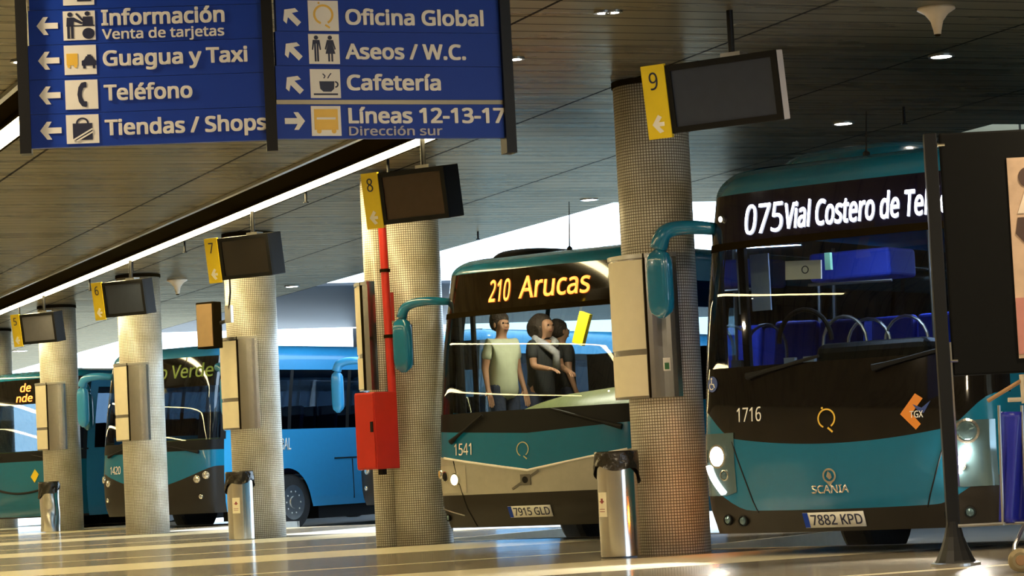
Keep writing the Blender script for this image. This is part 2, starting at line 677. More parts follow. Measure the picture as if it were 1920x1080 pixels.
def box_fn(fn, u0, v0, u1, v1, d=0.0):
    return lambda a, b, dd: fn(u0 + (u1 - u0) * a, v0 + (v1 - v0) * b, d + dd)


# ------------------------------------------------------------------ the setting
def lc(l, c, z=0.0):
    p = BU * l + BW * c
    return Vector((p.x, p.y, z))


def rowpt(a, n, z):
    """a metres along the row from the ninth column (away from camera), n metres to the road side"""
    p = COL0 + RD * a + RN * n
    return Vector((p.x, p.y, z))


def build_setting():
    # platform with saw-tooth edge, one notch per bay
    pts = []
    cols = [(colpos(k).dot(BU), colpos(k).dot(BW)) for k in range(-4, 12)]
    for i in range(len(cols)):
        l, c = cols[i]
        lp = cols[i - 1][0] if i > 0 else l + 6
        pts.append((lp - 0.42, c + 0.5))
        pts.append((l - 0.42, c + 0.5))
    edge = [lc(l, c) for l, c in pts]
    a = rowpt(75, -30, 0)
    b = rowpt(-45, -30, 0)
    cc = rowpt(-45, 12, 0)
    outline = [Vector((p.x, p.y, 0)) for p in edge] + [a, b, cc]
    mb = MB()
    n = len(outline)
    vs = [tuple(p) for p in outline] + [(p.x, p.y, -0.30) for p in outline]
    mb.add(vs, [tuple(range(n))] + [(k, (k + 1) % n, n + (k + 1) % n, n + k) for k in range(n)])
    o = mb.build('floor', M_floor)
    tag(o, kind='structure')
    # pale stone nosing along the notched edge
    for i in range(0, len(edge)):
        pass
    mbn = MB()
    for p, q in zip(edge[:-1], edge[1:]):
        d = (q - p)
        if d.length < 0.05: continue
        ang = math.atan2(d.y, d.x)
        mbn.box((p + q) / 2 + Vector((0, 0, -0.086)), (d.length + 0.06, 0.06, 0.18), Matrix.Rotation(ang, 3, 'Z'))
    tag(mbn.build('trim_1', M_curb), kind='structure')
    # road and pale yard beyond
    mb = MB()
    mb.grid([[Vector((-160, -20, ZR)), Vector((160, -20, ZR))], [Vector((-160, 260, ZR)), Vector((160, 260, ZR))]])
    tag(mb.build('ground', M_ground), kind='structure')
    # main ceiling: from the concourse to 3.7 m beyond the columns
    mb = MB()
    a0, a1 = -40, 90
    e = (at_z(1150, 380, ZC) - COL0).dot(RN)
    pl = [rowpt(a0, -30, ZC), rowpt(a1, -30, ZC), rowpt(a1, e, ZC), rowpt(a0, e, ZC)]
    vs = [tuple(p) for p in pl] + [(p.x, p.y, ZC + 0.5) for p in pl]
    mb.add(vs, [(0, 1, 2, 3), (4, 5, 6, 7)] + [(k, (k + 1) % 4, 4 + (k + 1) % 4, 4 + k) for k in range(4)])
    tag(mb.build('ceiling', M_ceil), kind='structure')
    # wider roof over the ninth bay and beyond, with one open roof light
    qe = at_z(1150, 380, ZC)
    ae = (qe - COL0).dot(RD)
    for (aa, ab, na, nb) in ((-40, ae, e, 5.0), (-40, 2.6, 5.0, 34), (3.6, ae, 5.0, 34)):
        pl = [rowpt(aa, na, ZC), rowpt(ab, na, ZC), rowpt(ab, nb, ZC), rowpt(aa, nb, ZC)]
        vs = [tuple(p) for p in pl] + [(p.x, p.y, ZC + 0.5) for p in pl]
        mb = MB().add(vs, [(0, 1, 2, 3), (4, 5, 6, 7)] + [(k, (k + 1) % 4, 4 + (k + 1) % 4, 4 + k) for k in range(4)])
        tag(mb.build('ceiling_bay', M_ceil), kind='structure')
    bay_blocker = (rowpt(ae + 0.2, 5.6, 0), rowpt(ae + 0.2, 34, 0))
    # link roof across the yard further back
    mb = MB()
    q0 = at_z(575, 537, ZC); q1 = at_z(500, 618, ZC)
    d0 = (q0 - COL0).dot(RD); d1 = (q1 - COL0).dot(RD)
    mb2 = [rowpt(d0, e + 0.02, ZC), rowpt(d1, e + 0.02, ZC), rowpt(d1, 70, ZC), rowpt(d0, 70, ZC)]
    vs = [tuple(p) for p in mb2] + [(p.x, p.y, ZC + 0.05) for p in mb2]
    mb.add(vs, [(0, 1, 2, 3), (4, 5, 6, 7)] + [(k, (k + 1) % 4, 4 + (k + 1) % 4, 4 + k) for k in range(4)])
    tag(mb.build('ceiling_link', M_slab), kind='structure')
    # post carrying the link roof
    p = at(678, 640, 58)
    mb = MB().box((p.x, p.y, (ZC + ZR) / 2), (0.36, 0.36, ZC - ZR))
    o = mb.build('roof_post', M_slab)
    tag(o, 'grey post carrying the dark roof behind the red fire cabinet', 'post')
    # concourse walls (left, behind, far end)
    def wall(name, A, B, m, z0=0.0, z1=ZC):
        d = (B - A).normalized()
        nn = Vector((-d.y, d.x, 0)) * 0.1
        mb = MB()
        vs = []
        for z in (z0, z1):
            vs += [(A.x - nn.x, A.y - nn.y, z), (B.x - nn.x, B.y - nn.y, z), (B.x + nn.x, B.y + nn.y, z), (A.x + nn.x, A.y + nn.y, z)]
        mb.add(vs, [(3, 2, 1, 0), (4, 5, 6, 7), (0, 1, 5, 4), (1, 2, 6, 5), (2, 3, 7, 6), (3, 0, 4, 7)])
        tag(mb.build(name, m), kind='structure')
    wall('wall_blocker_bay', bay_blocker[0], bay_blocker[1], M_slab, ZR)  # added dark blocker, keeps bright ground out of the ceiling reflections
    wall('wall_blocker_right', rowpt(-40, 22, 0), rowpt(ae, 22, 0), M_slab, ZR)  # added dark blocker, cuts bright reflections from the right
    wall('wall_left', rowpt(-40, -16, 0), rowpt(75, -16, 0), M_wallw)
    wall('wall_back', rowpt(-38, -16, 0), rowpt(-38, 3.6, 0), M_wallw)
    wall('wall_end', rowpt(74, -16, 0), rowpt(74, 3.6, 0), M_wallw)


build_setting()


# ------------------------------------------------------------------ strip lights
def strip_light(name, label, A, B, width, channel, tube):
    d = (B - A)
    L_ = d.length
    t = thing(name, label, 'light', (A.x, A.y, ZC), math.atan2(d.y, d.x), 'long ceiling strip lights')
    MB().box((L_ / 2, 0, -0.035), (L_, width, 0.045)).build('diffuser', tube, t)
    mb = MB()
    mb.box((L_ / 2, width / 2 + 0.015, -0.03), (L_, 0.03, 0.06))
    mb.box((L_ / 2, -width / 2 - 0.015, -0.03), (L_, 0.03, 0.06))
    mb.build('housing', M_dark, t)
    if channel:
        MB().box((L_ / 2, width / 2 + 0.03 + channel / 2, -0.012), (L_, channel, 0.02)).build('channel', M_dark, t)
        MB().box((L_ / 2, width / 2 + channel + 0.07, -0.02), (L_, 0.05, 0.035)).build('metal_edge', M_steel, t)
    return t


sA = at_z(790, 262, ZC - 0.05)
s_a = (sA - COL0).dot(RD)
s_n = (sA - COL0).dot(RN)
strip_light('strip_light', 'long white strip light beside a dark channel above the row of screens',
            rowpt(s_a - 0.4, s_n, 0), rowpt(72, s_n, 0), 0.20, 0.42, M_tube)
sB = at_z(22, 245, ZC - 0.05)
b_n = (sB - COL0).dot(RN)
strip_light('strip_light', 'white strip light at the far left, left of the blue sign',
            rowpt(-3, b_n, 0), rowpt(72, b_n, 0), 0.22, 0.2, M_tube2)
strip_light('strip_light', 'added fill strip light over the far concourse, left of the picture',
            rowpt(2, b_n - 4.5, 0), rowpt(72, b_n - 4.5, 0), 0.22, 0.0, M_tube2)  # unseen extra strip, added to brighten the lower columns

# ------------------------------------------------------------------ columns
CR = 0.335


def column(k, label, R=CR, chase=False):
    p = colpos(k)
    t = thing('tiled_column', label, 'column', p, 0.0, 'mosaic tiled round columns')
    t['kind'] = 'thing'

    def cyl(name, cx, cy, R, z0, z1, m, par):
        n = 64
        me = bpy.data.meshes.new(name)
        vs, fs, uvs = [], [], []
        for z in (z0, z1):
            for i in range(n):
                a = 2 * PI * i / n
                vs.append((cx + R * math.cos(a), cy + R * math.sin(a), z))
        for i in range(n):
            j = (i + 1) % n
            fs.append((i, j, n + j, n + i))
            uvs += [(i * 2 * PI / n * R, z0), ((i + 1) * 2 * PI / n * R, z0), ((i + 1) * 2 * PI / n * R, z1), (i * 2 * PI / n * R, z1)]
        fs.append(tuple(reversed(range(n)))); uvs += [(0, 0)] * n
        fs.append(tuple(range(n, 2 * n))); uvs += [(0, 0)] * n
        me.from_pydata(vs, [], fs)
        ul = me.uv_layers.new(name='UVMap')
        for i, c in enumerate(uvs): ul.data[i].uv = c
        for pp in me.polygons[:n]: pp.use_smooth = True
        me.materials.append(m)
        o = bpy.data.objects.new(name, me)
        COL.objects.link(o)
        o.parent = par
        return o
    cyl('shaft', 0, 0, R, 0.0, ZC - 0.05, M_tile, t)
    MB().lathe([(R + 0.012, ZC - 0.06), (R + 0.012, ZC - 0.01)], n=48).build('collar', M_dark, t, smooth=False)
    if chase:
        cyl('pipe_chase', -0.36, -0.12, 0.13, 0.0, ZC - 0.05, M_tile, t)
    return t, p


collabels = [
    'cream mosaic column nearest the camera, between the two large parked buses',
    'thick cream mosaic column carrying the red pipe and fire cabinet',
    'cream mosaic column behind the bin and below screen seven',
    'pale mosaic column standing before the dark bumper bus, below screen six',
    'slim mosaic column below screen five, beside a crumpled steel bin',
    'mosaic column cut by the left picture edge',
    'farthest mosaic column, left of the picture edge']
COLS = []
for k in range(6):
    COLS.append(column(k, collabels[k], R=(0.312 if k == 0 else CR), chase=(k == 1)))


# notice cases wrapped round the columns
def notice_case(k, label, a0, am, a1, z0, z1, R=0.425, sticker=None, r_in=CR + 0.002):
    """angles measured from the direction towards the camera, positive to the right"""
    p = colpos(k)
    d = -Vector((p.x, p.y, 0)).normalized()
    base = math.atan2(d.y, d.x)
    t = thing('notice_case', label, 'notice case', (p.x, p.y, z0), base, 'steel notice cases on the columns')
    H = z1 - z0

    def arc(aa, ab, r0, r1, za, zb, n=20):
        mb = MB()
        sec = []
        for i in range(n + 1):
            a = math.radians(aa + (ab - aa) * i / n)
            sec.append((math.cos(a), math.sin(a)))
        rows = []
        for r, z in ((r0, za), (r1, za), (r1, zb), (r0, zb), (r0, za)):
            rows.append([Vector((r * c, r * s, z)) for c, s in sec])
        mb.grid(rows)
        for i in (0, n):
            c, s = sec[i]
            mb.add([(r0 * c, r0 * s, za), (r1 * c, r1 * s, za), (r1 * c, r1 * s, zb), (r0 * c, r0 * s, zb)], [(0, 1, 2, 3)])
        return mb
    arc(a0, a1, r_in, R, 0.0, H).build('case', M_case, t, smooth=False)
    pp = arc(a0 + 1, am - 2, R, R + 0.006, 0.02, H * 0.30).build('lower_sheet', M_paper, t)
    arc(a0 + 1, am - 2, R, R + 0.006, H * 0.34, H - 0.05).build('upper_sheet', M_paper, t)
    arc(a0, a1, R, R + 0.012, H - 0.035, H, 24).build('top_band', M_steel, t)
    arc(am - 1, am + 1, R, R + 0.012, 0, H, 4).build('divider', M_dark, t)
    if sticker:
        arc(sticker - 4, sticker + 4, R, R + 0.004, H * 0.18, H * 0.27, 6).build('sticker', M_white, t)
        arc(sticker - 2.5, sticker + 2.5, R + 0.004, R + 0.006, H * 0.19, H * 0.235, 6).build('sticker_mark', mat('sticker_green', (0.03, 0.16, 0.05), 0.5), t)
    return t


notice_case(0, 'large cream and steel notice case on the nearest column, beside the wide bus', -82, -17, 20, 1.30, 2.50, sticker=3, r_in=0.314)
notice_case(1, 'tall cream notice case on the column with the red pipe', -96, -62, -50, 1.66, 2.82, R=0.60, r_in=0.50)
notice_case(2, 'steel notice case on the column above the bag-topped bin, below the bracket box', -88, -28, 8, 1.42, 2.62)
notice_case(3, 'steel notice case with round sticker on the column below screen six', -82, -30, 14, 1.43, 2.62, sticker=0)
notice_case(4, 'steel notice case on the slim column below screen five', -82, -32, 14, 1.43, 2.62)
notice_case(5, 'dark edged notice case at the left picture edge', -80, -40, -4, 1.43, 2.62)


# ------------------------------------------------------------------ gate screens
def screen(k, num, label, thick, scr, casing_side, px):
    Y = 18.3 + 5.98 * k
    base = at(px, 300, Y)
    t = thing('gate_screen', label, 'screen', (base.x, base.y, ZC), math.radians(-33), 'numbered hanging gate screens')
    zc = 3.41 - ZC
    tilt = Matrix.Rotation(math.radians(8), 3, 'X')

    def fn(u, v, d):
        p = tilt @ Vector((u, -d, v))
        return (p.x, p.y, p.z + zc)
    H = 0.50
    def slab(u0, u1, v0, v1, d0, d1):
        mb = MB()
        mb.prism([(u0, v0), (u1, v0), (u1, v1), (u0, v1)], d1, d0, fn)
        return mb
    x0, x1 = (-0.50, 0.41) if k == 0 else (-0.47, 0.30)
    slab(x0, x1, -H / 2, H / 2, -thick, 0.0).build('casing', casing_side, t, bevel=0.008)
    mb = MB()
    b = 0.045
    for q in ((x0, x0 + b, -H / 2, H / 2), (x1 - b, x1, -H / 2, H / 2), (x0 + b, x1 - b, -H / 2, -H / 2 + b), (x0 + b, x1 - b, H / 2 - b, H / 2)):
        mb.prism([(q[0], q[2]), (q[1], q[2]), (q[1], q[3]), (q[0], q[3])], 0.02, 0.0, fn)
    mb.build('bezel', M_blackp, t)
    slab(x0 + b, x1 - b, -H / 2 + b, H / 2 - b, 0.0, 0.006).build('display', scr, t)
    pl = slab(x0 - 0.19, x0 + 0.004, -0.275, 0.265, 0.0, 0.03).build('number_plate', M_yellow, t)
    f2 = lambda u, v, d: fn(u, v, 0.031 + d)
    text(num, 'numeral', f2, x0 - 0.13, x0 - 0.06, 0.085, 0.125, M_ink, pl, bold=0.0)
    shapes('gate_arrow', f2, [('p', [(x0 - 0.145, -0.17), (x0 - 0.09, -0.10), (x0 - 0.06, -0.12), (x0 - 0.09, -0.155), (x0 - 0.045, -0.155), (x0 - 0.045, -0.185), (x0 - 0.09, -0.185), (x0 - 0.055, -0.225), (x0 - 0.09, -0.235)])], M_white, pl)
    mb = MB()
    mb.tube([(0.02, 0.03, 0.0), (0.02, 0.03, zc + H / 2 - 0.02)], 0.024, 12)
    mb.build('pole', M_blackm, t)
    mb = MB().box((0.02, 0.06, zc + H / 2 + 0.015), (0.16, 0.12, 0.035))
    mb.build('bracket', M_steel, t)
    return t


M_scr9 = mat('slate_screen', (0.036, 0.045, 0.066), 0.35, spec=0.3)
screen(0, '9', 'hanging screen with yellow plate 9, nearest of the row', 0.10, M_scr9, M_greyp, 1375)
screen(1, '8', 'hanging screen with yellow plate 8 above the red pipe', 0.24, M_screenb, M_blackp, 787)
screen(2, '7', 'hanging black screen with yellow plate 7', 0.24, M_gloss, M_blackp, 463)
screen(3, '6', 'hanging screen with yellow plate 6', 0.20, M_scr9, M_blackp, 232)
screen(4, '5', 'hanging screen with yellow plate 5, farthest left', 0.20, mat('pale_screen', (0.13, 0.13, 0.14), 0.3), M_blackp, 68)


# ------------------------------------------------------------------ direction sign
class Plane:
    def __init__(self, O, ang):
        self.O = O
        self.u = Vector((math.cos(ang), math.sin(ang), 0))
        self.n = Vector((math.sin(ang), -math.cos(ang), 0))   # towards the viewer
        self.ang = ang

    def uv(self, x, y):
        d = ray(x, y)
        s = (self.O - CAMPOS).dot(self.n) / d.dot(self.n)
        p = CAMPOS + d * s - self.O
        return p.dot(self.u), p.z


def build_sign():
    YS = 13.7
    O = at(50, 285, YS)
    A1 = math.radians(6)
    P1 = Plane(O, A1)
    um, vm = P1.uv(510, 270)
    M0 = O + P1.u * um + Vector((0, 0, vm))
    P2 = Plane(Vector((M0.x, M0.y, O.z)), math.radians(20))
    t = thing('direction_sign', 'large blue hanging direction sign with white lettering and pictograms', 'sign', (O.x, O.y, ZC), 0.0)
    oz = O.z - ZC

    def mk(P):
        off = P.O - Vector((O.x, O.y, ZC))
        return lambda u, v, d: tuple(off + P.u * u + Vector((0, 0, v)) + P.n * d)
    f1, f2 = mk(P1), mk(P2)
    # posts
    vtop = ZC - O.z
    for P, f, x, y, lab in ((P1, f1, 50, 290, 0), (P1, f1, 511, 285, 0), (P2, f2, 955, 288, 0)):
        u, v = P.uv(x, y)
        mb = MB()
        mb.prism([(u - 0.03, v), (u + 0.03, v), (u + 0.03, vtop), (u - 0.03, vtop)], 0.05, -0.05, f)
        mb.build('post', M_blackm, t)

    def tp(P, f, par, body, x0, yb, x1, yb1, ytop, m=M_white, bold=0.0, fat=0.024):
        u0, v0 = P.uv(x0, yb)
        u1, v1 = P.uv(x1, yb1)
        _, vt = P.uv(x0, ytop)
        text(body, 'lettering', lambda a, b, d: f(a, b, 0.021 + d), u0, u1, (v0 + v1) / 2, vt - v0, m, par, bold=bold, depth=0.002, fat=fat)

    def icon(P, f, par, x0, y0, x1, y1, items, second=None):
        u0, v0 = P.uv(x0, y1)
        u1, v1 = P.uv(x1, y0)
        g = box_fn(f, u0, v0, u1, v1, 0.021)
        p = shapes('pictogram', g, [('r', 0, 0, 1, 1)], M_white, par, 0, 0.002)
        g2 = box_fn(f, u0, v0, u1, v1, 0.0235)
        for its, m in items:
            shapes('symbol', g2, its, m, p, 0, 0.001)

    def arrow(P, f, par, cx, cy, ang, s):
        u, v = P.uv(cx, cy)
        k = s / 350.0
        pts = [(-1, 0), (-.35, .85), (.1, .85), (-.25, .28), (1, .28), (1, -.28), (-.25, -.28), (.1, -.85), (-.35, -.85)]
        ca, sa = math.cos(ang), math.sin(ang)
        pts = [(u + k * (a * ca - b * sa), v + k * (a * sa + b * ca)) for a, b in pts]
        shapes('arrow', lambda a, b, d: f(a, b, 0.021 + d), [('p', pts)], M_white, par, 0, 0.002)

    # left panel boards: one per row
    def board(P, f, xl, xr, yt, yb, m=M_signblue):
        u0, _ = P.uv(xl, yb)
        u1, _ = P.uv(xr, yb)
        um_ = (xl + xr) / 2
        _, v0 = P.uv(um_, yb)
        _, v1 = P.uv(um_, yt)
        mb = MB()
        mb.prism([(u0, v0), (u1, v0), (u1, v1), (u0, v1)], 0.02, -0.02, f)
        return mb.build('panel', m, t)
    L = [board(P1, f1, 55, 505, -130, 14.0), board(P1, f1, 55, 505, 14.8, 79), board(P1, f1, 55, 505, 79.8, 143.5), board(P1, f1, 55, 505, 144.3, 208), board(P1, f1, 55, 505, 208.8, 271)]
    R = [board(P2, f2, 517, 950, -130, -2.5), board(P2, f2, 517, 950, -1.8, 61.5), board(P2, f2, 517, 950, 62.2, 125), board(P2, f2, 517, 950, 125.8, 188), board(P2, f2, 517, 950, 197, 260)]
    board(P2, f2, 517, 950, 188.5, 196.5, mat('tan_metal', (0.20, 0.17, 0.11), 0.35, metal=0.6))
    tp(P1, f1, L[1], 'Información', 192, 48, 420, 41.6, 19.5)
    tp(P1, f1, L[1], 'Venta de tarjetas', 193, 74.5, 420, 67.5, 56, bold=0.0, fat=0.016)
    tp(P1, f1, L[2], 'Guagua y Taxi', 195, 124, 463, 116, 96)
    tp(P1, f1, L[3], 'Teléfono', 197, 189, 360, 183, 160.5)
    tp(P1, f1, L[4], 'Tiendas / Shops', 199, 254.5, 499, 243, 226)
    tp(P2, f2, R[1], 'Oficina Global', 647, 46, 903, 50, 18)
    tp(P2, f2, R[2], 'Aseos / W.C.', 647, 111, 870, 112.5, 83)
    tp(P2, f2, R[3], 'Cafetería', 650, 169, 823, 170, 141)
    tp(P2, f2, R[4], 'Líneas 12-13-17', 653, 231, 943, 231, 203)
    tp(P2, f2, R[4], 'Dirección sur', 653, 254.5, 827, 254.5, 238, M_greyp, bold=0.0, fat=0.014)
    for b, (x, y) in zip(L, ((87, 2), (89, 50), (92, 115), (94, 180), (96, 246))):
        arrow(P1, f1, b, x, y if b is not L[0] else -16, 0.0, 20)
    for b, (x, y) in zip(R[1:4], ((545, 33), (548, 97), (550, 160))):
        arrow(P2, f2, b, x, y, -PI / 4, 20)
    arrow(P2, f2, R[4], 551, 228, PI, 20)
    I = M_ink
    Y = M_orange
    # left pictograms
    icon(P1, f1, L[0], 119, -47, 175, 12, [([('r', .45, .12, .9, .3), ('r', .45, .2, .55, .6), ('r', .8, .2, .9, .6)], I)])
    icon(P1, f1, L[1], 120, 21, 178, 77.5, [
        ([('c', .22, .88, .08), ('p', [(.1, .5), (.12, .78), (.34, .78), (.62, .6), (.58, .54), (.34, .64), (.32, .5)]),
          ('r', .12, .06, .2, .5), ('r', .24, .06, .32, .5), ('c', .76, .9, .08), ('p', [(.6, .5), (.62, .8), (.92, .8), (.94, .5)]),
          ('p', [(.38, .9), (.44, .93), (.64, .7), (.6, .64)]), ('r', .1, .47, .98, .51), ('c', .78, .22, .19)], I)])
    icon(P1, f1, L[2], 122, 85, 180, 142, [
        ([('r', .07, .32, .42, .72), ('c', .14, .28, .05), ('c', .35, .28, .05)], Y),
        ([('p', [(.54, .3), (.54, .46), (.62, .5), (.68, .62), (.88, .62), (.94, .5), (1.0, .46), (1.0, .3)]), ('r', .58, .2, .66, .32), ('r', .88, .2, .96, .32), ('r', .72, .62, .84, .67)], I)])
    icon(P1, f1, L[3], 124, 150, 183, 207, [
        ([('p', [(.62, .93), (.5, .9), (.41, .75), (.37, .5), (.41, .25), (.5, .1), (.62, .07), (.66, .09), (.66, .26), (.57, .27), (.52, .4), (.51, .5), (.52, .6), (.57, .73), (.66, .74), (.66, .91)])], I)])
    icon(P1, f1, L[4], 126, 215, 185, 271, [
        ([('p', [(.2, .12), (.2, .7), (.8, .7), (.8, .12)]), ('ring', .5, .7, .17, .06, 0, PI)], I)])
    u0, v0 = P1.uv(126, 271); u1, v1 = P1.uv(185, 215)
    shapes('symbol_stripe', box_fn(f1, u0, v0, u1, v1, 0.0246), [('l', [(.2, .12), (.8, .5)], .05), ('l', [(.3, .08), (.82, .4)], .05)], M_white, L[4], 0, 0.001)
    # right pictograms
    icon(P2, f2, R[1], 577, 3, 631, 59, [([('ring', .5, .54, .3, .07, -1.1, 4.4), ('l', [(.55, .2), (.7, .1)], .06), ('c', .36, .92, .035)], Y)])
    icon(P2, f2, R[2], 578, 65.5, 633, 121, [
        ([('c', .25, .88, .07), ('p', [(.1, .48), (.14, .8), (.36, .8), (.4, .48), (.36, .46), (.32, .68), (.18, .68), (.14, .46)]), ('r', .18, .08, .24, .7), ('r', .26, .08, .32, .7),
          ('c', .7, .88, .07), ('p', [(.52, .5), (.6, .8), (.8, .8), (.88, .5), (.84, .47), (.77, .7), (.86, .34), (.54, .34), (.63, .7), (.56, .47)]), ('r', .62, .08, .68, .36), ('r', .72, .08, .78, .36)], I)])
    icon(P2, f2, R[3], 581, 131, 635, 185, [
        ([('p', [(.3, .58), (.8, .58), (.78, .32), (.68, .22), (.42, .22), (.32, .32)]), ('ring', .82, .47, .09, .05, -PI / 2, PI / 2), ('r', .1, .1, .9, .16),
          ('l', [(.45, .68), (.5, .76), (.42, .84)], .035), ('l', [(.58, .68), (.64, .78), (.7, .86)], .035)], I)])
    icon(P2, f2, R[4], 583, 200, 636, 256, [([('r', .1, .2, .9, .9), ('c', .25, .16, .08), ('c', .75, .16, .08)], Y)])
    u0, v0 = P2.uv(583, 256); u1, v1 = P2.uv(636, 200)
    shapes('symbol_window', box_fn(f2, u0, v0, u1, v1, 0.0246), [('r', .18, .55, .82, .62)], M_white, R[4], 0, 0.001)
    return t


build_sign()


# ------------------------------------------------------------------ buses
W_, B_, NN = 1.26, 0.36, 6.0


def outline_table():
    pts = []
    N = 400
    for i in range(N + 1):
        t = (i / N) * PI / 2
        x = W_ * math.sin(t) ** (2 / NN)
        y = B_ * (1 - max(math.cos(t), 0) ** (2 / NN))
        pts.append((x, y))
    # the flat middle needs fine steps too
    ext = [(pts[1][0] * k / 40.0, B_ * (1 - (1 - (pts[1][0] * k / 40.0 / W_) ** NN) ** (1 / NN))) for k in range(40)]
    pts = ext + pts[1:]
    # gentle bow of the middle
    pts = [(x, y + 0.10 * (x / W_) ** 2) for x, y in pts]
    s = [0.0]
    for a, b in zip(pts[:-1], pts[1:]):
        s.append(s[-1] + math.hypot(b[0] - a[0], b[1] - a[1]))
    return pts, s


OT, OS = outline_table()
SF = OS[-1]
YB = OT[-1][1]


def outline(s):
    a = abs(s)
    sg = 1 if s >= 0 else -1
    if a >= SF:
        return sg * W_, YB + a - SF, sg, 0.0
    lo, hi = 0, len(OS) - 1
    while hi - lo > 1:
        mid = (lo + hi) // 2
        if OS[mid] <= a: lo = mid
        else: hi = mid
    f = (a - OS[lo]) / max(OS[hi] - OS[lo], 1e-9)
    x = OT[lo][0] + (OT[hi][0] - OT[lo][0]) * f
    y = OT[lo][1] + (OT[hi][1] - OT[lo][1]) * f
    dx = OT[hi][0] - OT[lo][0]
    dy = OT[hi][1] - OT[lo][1]
    ln = math.hypot(dx, dy) or 1
    return sg * x, y, sg * dy / ln, -dx / ln


def s_of_x(x):
    a = min(abs(x), W_ - 1e-4)
    for i in range(len(OT) - 1):
        if OT[i][0] <= a <= OT[i + 1][0]:
            f = (a - OT[i][0]) / max(OT[i + 1][0] - OT[i][0], 1e-9)
            v = OS[i] + (OS[i + 1] - OS[i]) * f
            return v if x >= 0 else -v
    return SF if x > 0 else -SF


def lerp_tab(z, tab):
    if z <= tab[0][0]: return tab[0][1]
    for (a, va), (b, vb) in zip(tab[:-1], tab[1:]):
        if z <= b:
            f = (z - a) / (b - a)
            return va + (vb - va) * f
    return tab[-1][1]


